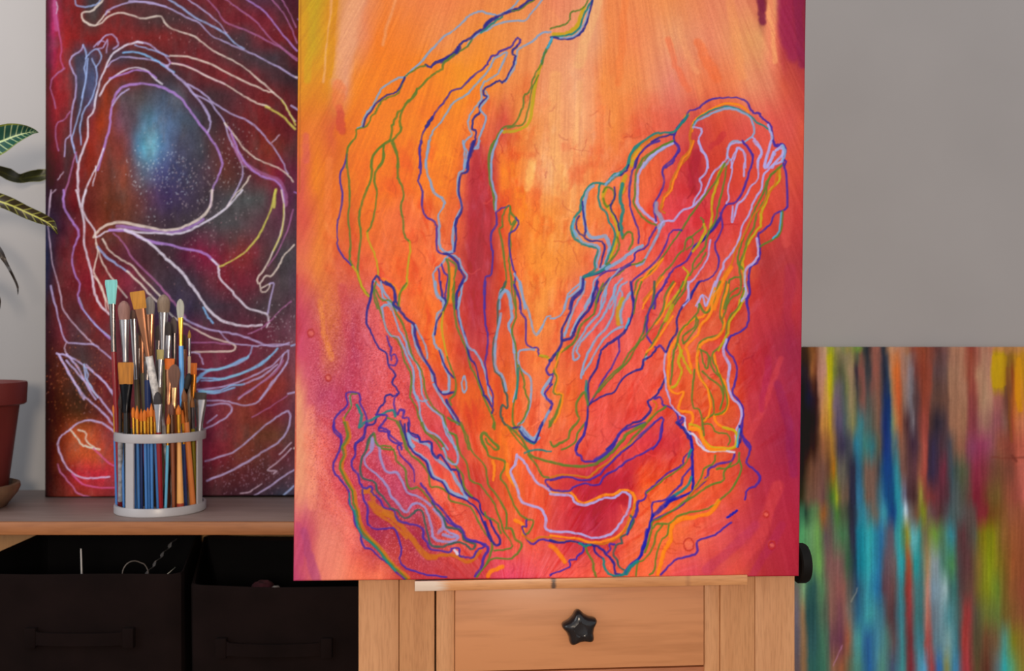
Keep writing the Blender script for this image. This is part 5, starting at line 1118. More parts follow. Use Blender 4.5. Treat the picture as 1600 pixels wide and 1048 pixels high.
def leaf(path, upper, lower, mat, fold=0.006, twist=None, thick=0.0009):
    """path: midrib points (px, py, depth); upper/lower: widths in px above and below the midrib"""
    n = 28; m = 8
    P = np.array(path, float); s = np.linspace(0, 1, len(P)); q = np.linspace(0, 1, n)
    mid = np.stack([np.interp(q, s, P[:, k]) for k in range(3)], 1)
    for _ in range(2): mid[1:-1] = (mid[:-2] + 2 * mid[1:-1] + mid[2:]) / 4
    su = np.interp(q, np.linspace(0, 1, len(upper)), upper); sl = np.interp(q, np.linspace(0, 1, len(lower)), lower)
    tg = np.gradient(mid[:, :2], axis=0); tg /= np.linalg.norm(tg, axis=1)[:, None]
    nr = np.stack([tg[:, 1], -tg[:, 0]], 1)      # towards the top of the picture for a leaf pointing right
    bm = bmesh.new(); uvl = bm.loops.layers.uv.new('UVMap'); grid = []; uvs = {}
    for side in (0, 1):
        g = []
        for i in range(n):
            row = []
            for j in range(m + 1):
                f = -1 + 2 * j / m
                w = (su[i] if f > 0 else sl[i]) * f
                wob = 0.0025 * math.sin(i * 0.9) * abs(f)
                p = at(mid[i, 0] + nr[i, 0] * w, mid[i, 1] + nr[i, 1] * w, mid[i, 2] - fold * abs(f) * min(1, (abs(w) / 12)) + wob + side * thick)
                v = bm.verts.new(p - porg); uvs[v] = (q[i], 0.5 + f / 2); row.append(v)
            g.append(row)
        grid.append(g)
    for side in (0, 1):
        for i in range(n - 1):
            for j in range(m):
                a = [grid[side][i][j], grid[side][i][j + 1], grid[side][i + 1][j + 1], grid[side][i + 1][j]]
                bm.faces.new(a if side == 0 else a[::-1])
    for i in range(n - 1):
        for j in (0, m): bm.faces.new((grid[0][i][j], grid[0][i + 1][j], grid[1][i + 1][j], grid[1][i][j]))
    for j in range(m):
        for i in (0, n - 1): bm.faces.new((grid[0][i][j], grid[0][i][j + 1], grid[1][i][j + 1], grid[1][i][j]))
    for f in bm.faces:
        for l in f.loops: l[uvl].uv = uvs[l.vert]
    return obj('leaf', bm, mat, pot)
g_body = lin((26, 70, 58), 0.7); g_vein = lin((190, 205, 150), 0.75)
lm1 = leaf_mat('leaf_green', lin((20, 72, 62), 0.7), lin((178, 200, 150), 0.8), lin((112, 122, 40), 0.8), 16, 0.07, 0.88, 0.10)
lm2 = leaf_mat('leaf_olive', lin((52, 56, 30), 0.7), lin((84, 88, 34), 0.7), lin((120, 120, 30), 0.7), 3, 0.05, 0.93, 0.04)
lm3 = leaf_mat('leaf_spotted', lin((48, 40, 22), 0.7), lin((170, 172, 84), 0.75), lin((74, 78, 30), 0.7), 12, 0.12, 0.92, 0.10, 0.40)
lm4 = leaf_mat('leaf_dark', lin((36, 28, 24), 0.7), lin((56, 44, 30), 0.7), lin((44, 34, 28), 0.7), 3, 0.1, 0.93, 0.05)
leaf([(-125, 262, 1.41), (-60, 235, 1.38), (-20, 228, 1.37), (0, 222, 1.37), (22, 213, 1.37), (40, 208, 1.375), (52, 206, 1.38), (60, 207, 1.385)], [2, 16, 26, 27, 22, 14, 6, 0.5], [2, 14, 22, 19, 12, 7, 3, 0.5], lm1, 0.012)
leaf([(-125, 300, 1.41), (-60, 268, 1.44), (-10, 263, 1.46), (14, 274, 1.49), (30, 280, 1.53), (46, 277, 1.555), (62, 275, 1.566), (76, 272, 1.568), (88, 270, 1.568)], [2, 9, 7, 11, 7, 10, 11, 8, 1], [2, 9, 5, 8, 7, 7, 9, 6, 1], lm2, 0.003)
leaf([(-125, 345, 1.41), (-60, 312, 1.39), (-10, 312, 1.38), (16, 320, 1.38), (40, 331, 1.385), (64, 342, 1.39), (80, 351, 1.395), (90, 366, 1.40)], [2, 12, 14, 12, 10, 10, 9, 0.5], [2, 9, 8, 9, 10, 8, 3, 0.5], lm3, 0.006)
leaf([(-120, 330, 1.42), (-60, 352, 1.41), (-20, 372, 1.40), (0, 394, 1.40), (8, 408, 1.40), (20, 430, 1.40), (28, 448, 1.40), (28, 460, 1.40)], [2, 6, 7, 6, 3, 2, 2, 0.4], [2, 6, 7, 6, 3, 2, 1.8, 0.4], lm4, 0.001)
leaf([(-125, 395, 1.42), (-70, 412, 1.41), (-25, 435, 1.40), (-8, 455, 1.40), (-1, 470, 1.40), (0, 482, 1.40)], [2, 8, 8, 5, 3, 0.4], [2, 8, 8, 5, 3, 0.4], lm4, 0.002)

# ------------------------------------------------------------------ caddy of brushes
KX, KY = (251 - 800) / F * 1.385, 1.385
PXM = F / KY
m_caddy = plain('caddy_plastic', (0.41, 0.405, 0.43), rough=0.35, var=0.02)
caddy = thing('brush_caddy', 'round white plastic caddy with open sides full of paintbrushes', 'brush holder', (KX, KY, SHELF_Z))
RC = 0.0602; HC = 1 - (672 - 524) / F * KY - SHELF_Z
bm = bmesh.new(); lathe(bm, [(RC, HC), (RC + 0.0004, HC - 0.002), (RC + 0.0004, HC - 0.0105), (RC, HC - 0.0120), (RC - 0.003, HC - 0.0120), (RC - 0.003, HC)], 0, 0, 72, closed_profile=True)
obj('top_ring', bm, m_caddy, caddy)
bm = bmesh.new(); lathe(bm, [(0, 0), (RC - 0.001, 0), (RC + 0.0006, 0.0015), (RC + 0.0006, 0.0105), (RC, 0.012), (RC - 0.003, 0.012), (RC - 0.0035, 0.004), (0, 0.004)], 0, 0, 72)
obj('base_tray', bm, m_caddy, caddy)
VX, VY = KX / math.hypot(KX, KY), KY / math.hypot(KX, KY)
def strut_angle(px):
    return min((abs(800 + F * (KX + RC * math.sin(math.radians(d))) / (KY - RC * math.cos(math.radians(d))) - px), d) for d in range(-90, 80))[1]
for deg, w in ((strut_angle(202), 0.0135), (strut_angle(314.5), 0.0125), (185, 0.014)):
    a = math.radians(deg); bm = bmesh.new(); rings = []
    for z in (0.011, HC * 0.35, HC * 0.7, HC - 0.011):
        pts = []
        for r in (RC - 0.0004, RC - 0.0028):
            seq = [-1, -0.5, 0, 0.5, 1] if r > RC - 0.001 else [1, 0.5, 0, -0.5, -1]
            for f in seq:
                aa = a + f * w / 2 / RC
                pts.append((r * math.sin(aa), -r * math.cos(aa), z))
        rings.append(pts)
    loft(bm, rings); obj('strut', bm, m_caddy, caddy)

MATS = {}
def bm_mat(kind, rgb):
    k = (kind, rgb)
    if k not in MATS:
        nm = kind + '_' + '_'.join(str(int(c)) for c in rgb)
        if kind == 'hair': MATS[k] = plain(nm, lin(rgb, 0.95), rough=0.65, var=0.22, scale=420, stretch=(1, 1, 0.06), bump=0.3)
        elif kind == 'metal': MATS[k] = plain(nm, lin(rgb, 0.75), rough=0.2, metal=0.9, var=0.08, scale=80)
        elif kind == 'label': MATS[k] = plain(nm, lin(rgb, 0.72), rough=0.3, var=0.5, scale=160)
        else: MATS[k] = plain(nm, lin(rgb, 0.82), rough=0.22, var=0.06, scale=40)
    return MATS[k]
SIL = (150, 148, 150); GOLD = (205, 150, 50); COP = (150, 100, 72); DSIL = (88, 82, 82); BLK = (22, 22, 24)
BLUE = (58, 112, 176); DBLUE = (26, 44, 92); TAN = (216, 168, 118); BRN = (120, 66, 34); RED = (122, 12, 22)
floor_z = SHELF_Z + 0.0045
def brush(label, tip, base, dy, bl, bw, fl, fw, hw, hair, ferr, hand, shape='flat', hw_end=None, end=None, hkind='lacquer', thin=None, group='paintbrushes standing in the white caddy'):
    """tip (px,py); base px; dy depth at base and tip; bl hair length px; bw hair width (top, bottom); fl ferrule length; fw ferrule widths"""
    f2 = hw if hw_end is None else hw_end
    tx, ty = tip
    def near(px_, py_, dd):
        k = (px_ - 800) / F; Yp = (math.hypot(KX, KY) + dd) / (k * VX + VY)
        return at(px_, py_, Yp)
    lat = (base - 251) / (PXM / 0.943); md = math.sqrt(max(0.0515 ** 2 - lat * lat, 0.0)); dy = (max(-md, min(md, dy[0])), dy[1])
    lat = (tx - 251) / (PXM / 0.943); md = math.sqrt(max(0.058 ** 2 - lat * lat, 0.0)); dy = (dy[0], max(-md, min(md, dy[1])))
    T = near(tx, ty, dy[1]); B = near(base, 790, dy[0]); B.z = floor_z
    ax = T - B; L = ax.length; ax.normalize()
    u = Vector((1, 0, 0)); u = (u - ax * u.dot(ax)).normalized(); v = ax.cross(u)
    root = thing('paintbrush', label, 'paintbrush', B, 0, group)
    S = 1 / PXM
    def sect(t, a, b_, n=14):
        c = ax * t
        return [c + u * a * math.cos(2 * math.pi * k / n) + v * b_ * math.sin(2 * math.pi * k / n) for k in range(n)]
    th = thin or (0.30 if shape in ('flat', 'filbert') else 1.0)
    lf0 = L - (bl + fl) * S; lh0 = L - bl * S
    # handle
    bm = bmesh.new(); r0, r1 = f2 * S / 2, hw * S / 2
    prof = [(0, r0 * 0.55), (0.0015, r0 * 0.85), (0.005, r0), (lf0 * 0.4, r0 * 0.55 + r1 * 0.45), (lf0 * 0.85, r1 * 1.08), (lf0 + 0.001, r1)]
    loft(bm, [sect(t, r, r) for t, r in prof]); obj('handle', bm, bm_mat(hkind, hand), root)
    if end:
        bm = bmesh.new(); loft(bm, [sect(t, r, r) for t, r in ((-0.0002, r0 * 0.6), (0.0015, r0 * 0.9), (0.005, r0 * 1.04), (0.0115, r0 * 1.03))]); o = obj('handle_tip', bm, bm_mat('lacquer', end), root); o['label'] = 'differently coloured dipped end of the handle'
    # ferrule: round at the handle, flattened at the hair
    bm = bmesh.new(); a1, a0 = fw[0] * S / 2, fw[1] * S / 2
    rings = []
    for k in range(9):
        f = k / 8; a = a0 + (a1 - a0) * f ** 1.3; b_ = a0 + (min(a1, a0 * 1.1) * (0.45 if th < 1 else 1.0) - a0) * f
        if k in (2, 3): a *= 0.95; b_ *= 0.95
        rings.append(sect(lf0 + (lh0 - lf0) * f, a, b_))
    loft(bm, rings); obj('ferrule', bm, bm_mat('metal', ferr), root)
    # hair
    bm = bmesh.new(); w1, w0 = bw[0] * S / 2, bw[1] * S / 2; rings = []
    for k in range(13):
        f = k / 12
        a = w0 + (w1 - w0) * min(1, f * 1.2); tb = (a1 * 0.30 if th < 1 else a1) 
        b_ = min(tb, a) * (1 + 0.25 * math.sin(math.pi * f)) 
        if shape == 'flat': b_ *= 1 - 0.8 * f; a *= 1.0 if f < 0.97 else 0.94
        elif shape == 'filbert':
            e = math.sqrt(max(0.02, 1 - max(0, (f - 0.45) / 0.56) ** 2)); a *= e * (1 + 0.12 * math.sin(math.pi * f)); b_ *= 0.4 + 0.6 * e
        elif shape == 'mop':
            e = math.sqrt(max(0.02, 1 - max(0, (f - 0.5) / 0.51) ** 2)); a *= e * (1 + 0.1 * math.sin(math.pi * f)); b_ = a * 0.75
        else:
            e = (1 - f) ** 0.7 + 0.04; a *= e * (1 + 0.5 * math.sin(math.pi * min(1, f * 1.1)) * (f < 0.9)); b_ = a
        rings.append(sect(lh0 - 0.0008 + (L - lh0 + 0.0008) * f, a, max(b_, 0.0002)))
    loft(bm, rings); obj('bristles', bm, bm_mat('hair', hair), root)
    return root
BR = [
 ('brush with turquoise flat bristles, tallest at the left of the caddy', (173.5, 437), 188, (-0.012, -0.005), 37, (19, 11), 75, (10, 8), 8, (126, 205, 205), DSIL, RED, 'flat'),
 ('brush with rounded dusty pink bristles and silver ferrule next to the turquoise one', (193.5, 470), 204, (0.0, -0.002), 28, (18, 16), 66, (16, 9), 8, (150, 112, 104), SIL, BLK, 'mop'),
 ('tall brush with wide square golden bristles and a pale paint-splashed handle', (214, 455), 276, (-0.004, -0.022), 26, (23, 20), 76, (17, 10), 11, (190, 130, 40), COP, (196, 200, 204), 'flat', 9, None, 'label'),
 ('brush with grey rounded bristles just right of the tall golden one', (233.5, 463), 243, (0.008, 0.004), 28, (15, 13), 72, (13, 9), 8, (128, 122, 120), COP, (60, 46, 40), 'filbert'),
 ('brush with bushy taupe round bristles in the middle top of the caddy', (256, 460), 252, (0.014, 0.006), 27, (19, 18), 84, (16, 9), 8, (142, 124, 108), SIL, (150, 146, 96), 'mop'),
 ('brush with slim off-white bristles, gold ferrule and bright blue handle', (281.5, 467), 288, (-0.014, -0.014), 29, (12, 9), 45, (8, 6), 7, (176, 178, 168), GOLD, (92, 160, 226), 'filbert'),
 ('thin liner brush with tiny gold tip and silver ferrule at the right', (296, 515), 295, (0.002, 0.0), 13, (5, 4), 30, (4.5, 4), 5, (176, 132, 52), SIL, (186, 166, 140), 'round'),
 ('short wide brush with square amber-brown bristles at the left of the caddy', (196.5, 566), 200, (-0.026, -0.030), 32, (24, 21), 44, (20, 12), 9, (176, 112, 28), BLK, BLK, 'flat'),
 ('brush with flat bright orange bristles and brown ferrule in the middle', (265, 560), 262, (-0.012, -0.014), 17, (16, 14), 54, (14, 10), 8, (214, 104, 24), COP, (110, 60, 40), 'flat'),
 ('brush with narrow upright orange bristles at the right of the caddy', (302.5, 567), 300, (0.004, -0.002), 18, (11, 10), 56, (10, 8), 7, (206, 104, 20), (176, 110, 40), (150, 84, 34), 'flat'),
 ('black sponge-tipped brush leaning to the right over the orange ones', (296, 583), 252, (-0.016, -0.030), 24, (11, 8), 12, (7, 6), 6, (18, 18, 20), BLK, BLK, 'mop'),
 ('brush with soft brown pointed bristles on a short tan wooden ferrule', (272.5, 569), 273, (-0.022, -0.030), 36, (20, 10), 32, (9, 8.5), 8, (104, 70, 56), TAN, (128, 70, 40), 'filbert'),
 ('brush with wide flared silver ferrule and dark hair at the far right', (313.5, 613), 309, (-0.020, -0.022), 10, (19, 18), 54, (20, 9), 8, (56, 44, 40), SIL, (96, 92, 30), 'flat'),
 ('brush with brown hair and a shiny silver ferrule showing a white glint', (207, 484), 224, (0.020, 0.012), 14, (9, 9), 96, (10, 8), 8, (96, 70, 60), SIL, (84, 74, 56), 'filbert'),
 ('brush with dark hair and coppery ferrule behind the pale splashed handle', (220, 496), 232, (0.024, 0.014), 28, (10, 9), 60, (9, 8), 8, (60, 40, 38), COP, (90, 84, 66), 'filbert'),
 ('brush with black hair and bright silver ferrule below the taupe one', (263, 502), 264, (0.002, -0.004), 22, (10, 9), 36, (9, 7), 7, (46, 38, 38), SIL, (70, 60, 54), 'filbert'),
 ('navy blue handled brush standing in the middle of the caddy', (229, 548), 236, (-0.004, -0.012), 16, (9, 8), 30, (9, 9), 9, (80, 60, 50), DSIL, DBLUE, 'filbert'),
 ('brush with grey-brown hair standing right of the silver-ferruled pink one', (216, 520), 216, (0.032, 0.028), 24, (11, 9), 80, (9, 8), 8, (84, 66, 56), DSIL, (86, 78, 58), 'filbert'),
 ('brush with grey hair showing between the taupe and off-white ones', (271, 495), 276, (0.026, 0.022), 26, (10, 9), 76, (9, 8), 8, (92, 80, 78), DSIL, (70, 56, 46), 'filbert'),
 ('brush with purple-brown hair at the back right of the caddy', (287, 522), 284, (0.030, 0.026), 24, (12, 10), 66, (10, 8), 8, (84, 56, 54), COP, (70, 50, 40), 'filbert'),
 ('brush with dark hair at the back behind the pale yellow band', (247, 508), 246, (0.030, 0.024), 24, (10, 9), 70, (9, 8), 8, (58, 46, 44), DSIL, (90, 82, 60), 'filbert'),
 ('brush with small yellowish bristles and silver ferrule in the middle', (250.5, 546), 250, (-0.010, -0.016), 15, (11, 10), 44, (8, 7), 7, (168, 156, 96), SIL, (96, 84, 72), 'flat'),
 ('brush with orange-brown leaning wooden handle at the right of the caddy', (287, 606), 302, (-0.030, -0.036), 20, (8, 8), 34, (8, 8), 8, (120, 74, 40), (150, 96, 52), (190, 112, 58), 'round', 10),
 ('brush with olive green handle beside the right strut', (300, 618), 305.5, (-0.018, -0.024), 18, (7, 6), 34, (7, 6), 6, (130, 82, 40), DSIL, (112, 98, 20), 'round'),
 ('brush with dark red handle, silver ferrule and black hair in the front row', (246, 612), 252, (-0.055, -0.053), 18, (10, 12), 44, (13, 7), 7.5, (40, 36, 40), SIL, RED, 'filbert', 6),
 ('brush with thick pale wooden handle ending in a red dipped tip', (279, 632), 282, (-0.046, -0.046), 14, (8, 7), 34, (7, 6), 6, (206, 110, 24), GOLD, (214, 158, 92), 'round', 11, (140, 52, 34)),
 ('brush with speckled grey handle at the left edge of the caddy', (188.5, 612), 188, (-0.030, -0.030), 24, (7, 6), 40, (6, 6), 7, (40, 30, 28), DSIL, (120, 124, 132), 'round', 7, (90, 20, 26), 'label'),
 ('brush with thin brown handle just left of the thick pale wooden one', (268, 626), 271.5, (-0.044, -0.044), 20, (7, 6), 40, (6, 6), 6, (110, 70, 60), (110, 84, 70), (130, 74, 46), 'round', 5),
]
for k in BR: brush(*k)
ordn = ['leftmost', 'second', 'third', 'fourth', 'fifth', 'sixth', 'seventh', 'eighth', 'ninth', 'tenth', 'eleventh', 'twelfth', 'thirteenth']
SMALL = [(178.5, 631, 182.5, BLUE), (191, 634, 194, BLUE), (199, 638, 202, BLUE), (208, 636, 212, BLUE), (214, 633, 217, BLUE), (220.5, 638, 221.5, DBLUE), (226, 640, 229, BLUE), (231, 636, 233, BLUE), (236.5, 630, 238, BLUE), (241, 640, 247, BLUE), (263.5, 646, 258.5, (92, 168, 206)), (285, 640, 291, DBLUE)]
for i, (tx, ty, bx, hc) in enumerate(SMALL):
    rr = 0.0525
    def front(x): d = (x - 251) / (PXM / 0.943); return -math.sqrt(max(rr * rr - d * d, 1e-5)) + 0.0035
    st = 0.0050 * (i % 2)
    brush('%s from the left of the short gold-ferruled detail brushes along the front rim' % ordn[i] if i else 'leftmost of the short gold-ferruled detail brushes along the front rim',
          (tx, ty), bx, (front(bx) + st, front(tx) + st), 14 + (i * 5) % 7, (5.5, 5), 34, (5, 4.2), 4.4, (208, 112, 26), GOLD, hc, 'round' if i % 3 else 'filbert', 4.2, thin=1.0,
          group='short gold-ferruled brushes in the caddy front row')

# ------------------------------------------------------------------ easel
EO = Vector((0.04323, 1.0952, 0.0)); YAW = 0.07832
cs, sn = math.cos(YAW), math.sin(YAW)
def ez(px, py, d):
    k = (px - 800) / F
    a = (k * (EO.y + d * cs) - EO.x + d * sn) / (cs - k * sn)
    Yw = EO.y + a * sn + d * cs
    return a, CAMZ - (py - 524) / F * Yw
E_E = 1.02
beech0, beech1 = (190, 137, 95), (216, 164, 120)
m_ez = wood('easel_beech', beech0, beech1, axis='Z', rough=0.42, scale=22, e=E_E)
m_ez2 = wood('easel_beech_warm', (186, 132, 88), (206, 152, 106), axis='Z', rough=0.42, scale=26, e=E_E)
m_pan = wood('easel_panel', (196, 134, 90), (204, 142, 97), axis='X', rough=0.4, scale=5, e=E_E)
m_rail = wood('easel_rail', (160, 96, 58), (180, 112, 70), axis='X', rough=0.45, scale=14, e=E_E)
m_blk = plain('black_plastic', (0.012, 0.012, 0.014), rough=0.22, var=0.05)
easel = thing('studio_easel', 'pale wooden studio easel with drawer front and black star knob under the orange painting', 'easel', EO, YAW)
def eb(name, x0, x1, y0, y1, d0, d1, mat, z0=None, z1=None, bev=0.0012):
    a0, _ = ez(x0, 980, d0); a1, _ = ez(x1, 980, d0); xm = (x0 + x1) / 2
    zz1 = ez(xm, y0, d0)[1] if z1 is None else z1
    zz0 = ez(xm, y1, d0)[1] if z0 is None else z0
    return obj(name, box(a0, a1, d0, d1, zz0, zz1, bev), mat, easel)
DP = 0.042
eb('outer_post', 560, 623, 0, 0, DP, DP + 0.03, m_ez, 0.06, 1.54)
eb('outer_post', 1180, 1242, 0, 0, DP, DP + 0.03, m_ez, 0.06, 1.54)
eb('inner_post', 623.6, 679, 0, 0, DP + 0.0005, DP + 0.03, m_ez2, 0.06, 1.54)
eb('inner_post', 1125.5, 1179.5, 0, 0, DP + 0.0005, DP + 0.03, m_ez2, 0.06, 1.54)
eb('guide_strip', 681.5, 710.5, 0, 0, DP + 0.002, DP + 0.02, m_ez2, 0.30, 0.90)
eb('guide_strip', 1100.5, 1124.5, 0, 0, DP + 0.002, DP + 0.02, m_ez2, 0.30, 0.90)
eb('drawer_front', 711, 1100, 916, 1044.5, DP - 0.0012, DP + 0.016, m_pan)
eb('cross_rail', 682, 1124, 1046.5, 1130, DP + 0.004, DP + 0.028, m_rail)
eb('base_foot', 560, 690, 0, 0, -0.25, 0.11, m_ez2, 0.0, 0.059)
eb('base_foot', 1115, 1242, 0, 0, -0.25, 0.11, m_ez2, 0.0, 0.059)
eb('base_beam', 692, 1112, 0, 0, DP, DP + 0.04, m_rail, 0.01, 0.058)
# ledge the canvas stands on: a shelf with a thin lip in front
a0, _ = ez(648, 912, -0.005); a1, _ = ez(1168, 908, -0.005)
zl = ez(908, 903.2, -0.005)[1]; zl0 = ez(908, 918.5, -0.005)[1]
dk, _ = ez(865, 910, -0.005)
mid_a = (a0 + a1) / 2
m_ledge = wood('easel_ledge', (190, 130, 82), (214, 158, 108), axis='X', rough=0.38, scale=24, e=E_E,
               patches=[(0, a0 + 0.006, 0.020, 0.022, (214, 200, 186), 0.85), (0, dk, 0.0016, 0.0035, (70, 58, 54), 0.9), (0, ez(1075, 905, -0.005)[0], 0.0015, 0.005, (150, 100, 70), 0.5)])  # pale patch at the left end, charcoal mark, faint brown stain
bm = bmesh.new(); add_box(bm, a0, a1, -0.005, -0.0016, zl0, zl, 0.0006); add_box(bm, a0, a1, -0.0022, DP + 0.0004, zl0, zl - 0.0085, 0.0005)
obj('canvas_ledge', bm, m_ledge, easel)
# star knob
ka, kz = ez(908, 984, DP - 0.02); kd = DP - 0.0016
KR = 28.0 / F * 1.14
bm = bmesh.new(); n = 90
def star(ang, k=1.0):
    c = math.cos(5 * (ang - math.radians(98)))
    return KR * k * (0.865 + 0.125 * c + 0.025 * math.cos(10 * (ang - math.radians(98))))
rings = []
for d, k in ((-0.0035, 0.80), (-0.0040, 0.92), (-0.0065, 1.0), (-0.012, 1.0), (-0.0155, 0.93), (-0.0178, 0.80)):
    rings.append([(ka + star(2 * math.pi * i / n, k) * math.cos(2 * math.pi * i / n), kd + d, kz + star(2 * math.pi * i / n, k) * math.sin(2 * math.pi * i / n)) for i in range(n)])
for d, k in ((-0.0190, 0.60), (-0.0198, 0.42)):
    rings.append([(ka + KR * k * (0.55 * star(2 * math.pi * i / n) / KR + 0.45) * math.cos(2 * math.pi * i / n), kd + d, kz + KR * k * (0.55 * star(2 * math.pi * i / n) / KR + 0.45) * math.sin(2 * math.pi * i / n)) for i in range(n)])
rings.append([(ka + KR * 0.36 * math.cos(2 * math.pi * i / n), kd - 0.0194, kz + KR * 0.36 * math.sin(2 * math.pi * i / n)) for i in range(n)])
loft(bm, rings)
knob = obj('star_knob', bm, m_blk, easel); knob['label'] = 'black five-lobed star knob'
bm = bmesh.new(); rings = [[(ka + 0.006 * math.cos(2 * math.pi * i / 20), kd + d, kz + 0.006 * math.sin(2 * math.pi * i / 20)) for i in range(20)] for d in (0.0010, -0.0045)]
loft(bm, rings); obj('knob_collar', bm, m_blk, knob)
# clamp knob on the right post
ca, cz = ez(1242, 880, DP + 0.012); ce, _ = ez(1261.5, 880, DP + 0.012)
bm = bmesh.new(); rings = []
for x, r in ((ca - 0.001, 0.010), (ca + 0.0012, 0.010), (ca + 0.0014, 0.0215), (ca + 0.003, 0.0232), (ce - 0.004, 0.0232), (ce - 0.0012, 0.0218), (ce, 0.017)):
    rings.append([(x, DP + 0.014 + r * math.cos(2 * math.pi * i / 72), cz + r * math.sin(2 * math.pi * i / 72)) for i in range(72)])
loft(bm, rings); o = obj('clamp_knob', bm, plain('black_rubber', (0.006, 0.006, 0.006), rough=0.6, spec=0.15), easel); o['label'] = 'black clamp knob on the side of the right post'

# ------------------------------------------------------------------ paintings
ONE = (1.0, 1.0, 1.0)
E_MAIN = ([[1.045, 1.02, 0.917], [1.034, 0.965, 0.881], [0.905, 0.835, 0.749]], 0.0210, (1.125, 1.0, 0.864))  # light tables: canvas colours are made lighter where less light falls
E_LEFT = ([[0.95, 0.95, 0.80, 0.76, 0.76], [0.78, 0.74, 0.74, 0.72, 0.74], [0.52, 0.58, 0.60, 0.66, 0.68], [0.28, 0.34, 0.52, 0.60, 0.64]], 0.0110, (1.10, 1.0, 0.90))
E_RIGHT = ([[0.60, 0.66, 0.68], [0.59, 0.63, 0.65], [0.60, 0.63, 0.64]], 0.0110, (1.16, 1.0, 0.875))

# warm abstract on the easel
cv = Canvas(448, -14, 1268, 916)
ang = np.arctan2(cv.X - 905, cv.Y + 620); rad = np.hypot(cv.X - 905, cv.Y + 620)
wx = 9 * fbm(ang * 60, rad / 120, 3) + 6 * fbm(cv.X / 26, cv.Y / 26, 8, 3)
wy = 26 * fbm(ang * 75, rad / 200, 4) + 10 * fbm(cv.X / 22, cv.Y / 30, 9, 3)
cv.base(parse_rows(MAIN_ROWS), wx, wy)
BROAD = [
 (((560, -14), (548, 40), (538, 90), (530, 128)), (236, 162, 118), 26, .75), (((520, -14), (511, 60), (505, 128)), (236, 168, 112), 4, .8), (((526, -14), (519, 60), (514, 118)), (216, 140, 18), 7, .7),
 (((486, -14), (486, 60), (480, 125)), (206, 162, 8), 12, .6), (((618, 0), (606, 40), (598, 70)), (243, 165, 110), 5, .6), (((530, 168), (532, 190), (535, 205)), (205, 68, 62), 11, .7), (((478, 212), (478, 250)), (216, 92, 84), 10, .6),
 (((528, 132), (530, 150), (528, 165)), (240, 120, 70), 14, .6), (((1186, -14), (1189, 14), (1192, 34)), (122, 42, 66), 11, .85), (((1226, -14), (1230, 40), (1240, 86)), (152, 46, 78), 22, .75), (((1246, -14), (1250, 60), (1254, 100)), (134, 42, 74), 14, .7),
 (((1198, -14), (1206, 40), (1211, 96)), (243, 162, 104), 9, .7), (((938, -14), (922, 40), (905, 100)), (241, 182, 118), 15, .55), (((978, -14), (972, 60), (966, 130)), (244, 126, 66), 11, .5), (((1044, 62), (1056, 100), (1076, 140)), (238, 110, 72), 11, .6),
 (((1090, 66), (1104, 92), (1120, 122)), (238, 110, 62), 12, .55), (((1062, 30), (1072, 80), (1090, 112)), (243, 162, 108), 9, .5), (((1140, -14), (1150, 60), (1160, 120)), (242, 156, 92), 14, .4), (((860, 20), (890, 60), (905, 20)), (243, 150, 96), 12, .4),
 (((799, 254), (800, 272)), (242, 122, 12), 11, .7), (((793, 300), (796, 322)), (236, 104, 22), 9, .6), (((812, 300), (812, 330), (806, 345)), (243, 128, 22), 16, .7), (((832, 252), (829, 275), (824, 294)), (246, 182, 100), 12, .7), (((878, 262), (884, 280), (882, 290)), (245, 172, 96), 14, .6),
 (((868, 120), (866, 200), (868, 300)), (247, 180, 104), 16, .35), (((906, 130), (900, 220), (894, 330)), (246, 176, 110), 10, .4), (((940, 170), (930, 260), (925, 360)), (243, 120, 62), 12, .4), (((746, 230), (742, 300), (736, 360), (738, 420)), (176, 42, 56), 15, .6), (((760, 300), (760, 380), (756, 440)), (198, 60, 72), 9, .5),
 (((748, 430), (752, 500), (758, 560)), (182, 44, 54), 13, .5), (((1090, 240), (1080, 275), (1086, 300)), (168, 36, 54), 12, .6), (((1130, 210), (1110, 230)), (188, 46, 60), 9, .5), (((515, 250), (512, 330), (518, 420)), (244, 132, 70), 12, .5), (((500, 470), (508, 520), (518, 560)), (236, 140, 62), 9, .6),
 (((535, 450), (545, 540), (560, 610)), (196, 58, 78), 16, .4), (((474, 830), (484, 870), (496, 912)), (172, 72, 112), 13, .7), (((466, 820), (470, 880)), (190, 74, 108), 9, .6), (((500, 720), (520, 780), (560, 850)), (243, 132, 108), 16, .5), (((486, 640), (484, 720), (488, 790)), (243, 146, 112), 14, .5),
 (((1130, 905), (1180, 850), (1215, 760)), (212, 76, 72), 16, .45), (((1150, 720), (1190, 640), (1220, 560)), (208, 72, 74), 10, .45), (((1170, 905), (1200, 860), (1222, 820)), (164, 50, 78), 13, .5), (((1105, 890), (1150, 850), (1180, 820)), (176, 58, 88), 14, .45), (((1215, 600), (1232, 660), (1240, 740)), (140, 44, 84), 14, .5),
 (((1235, 420), (1230, 480), (1236, 540)), (160, 48, 74), 16, .4), (((1200, 560), (1190, 640)), (172, 46, 80), 10, .5), (((1225, 240), (1232, 320), (1228, 380)), (212, 84, 76), 12, .45), (((930, 800), (960, 770), (985, 785)), (166, 30, 48), 20, .5), (((940, 770), (990, 730), (1030, 690)), (186, 40, 52), 16, .5), (((880, 790), (900, 775)), (214, 66, 62), 18, .4),
 (((580, 770), (620, 820), (660, 850)), (172, 46, 76), 14, .5), (((600, 720), (620, 760), (650, 800)), (196, 72, 100), 18, .5), (((690, 680), (720, 740), (745, 780)), (206, 62, 70), 12, .45), (((800, 690), (830, 760), (850, 800)), (240, 92, 60), 18, .35), (((1020, 650), (980, 680), (940, 710)), (236, 92, 66), 14, .4)]
for pts, col, w, al in BROAD: cv.stroke(pts, col, w, al, max(4.0, w * 0.45), jit=1.2, var=0.3)
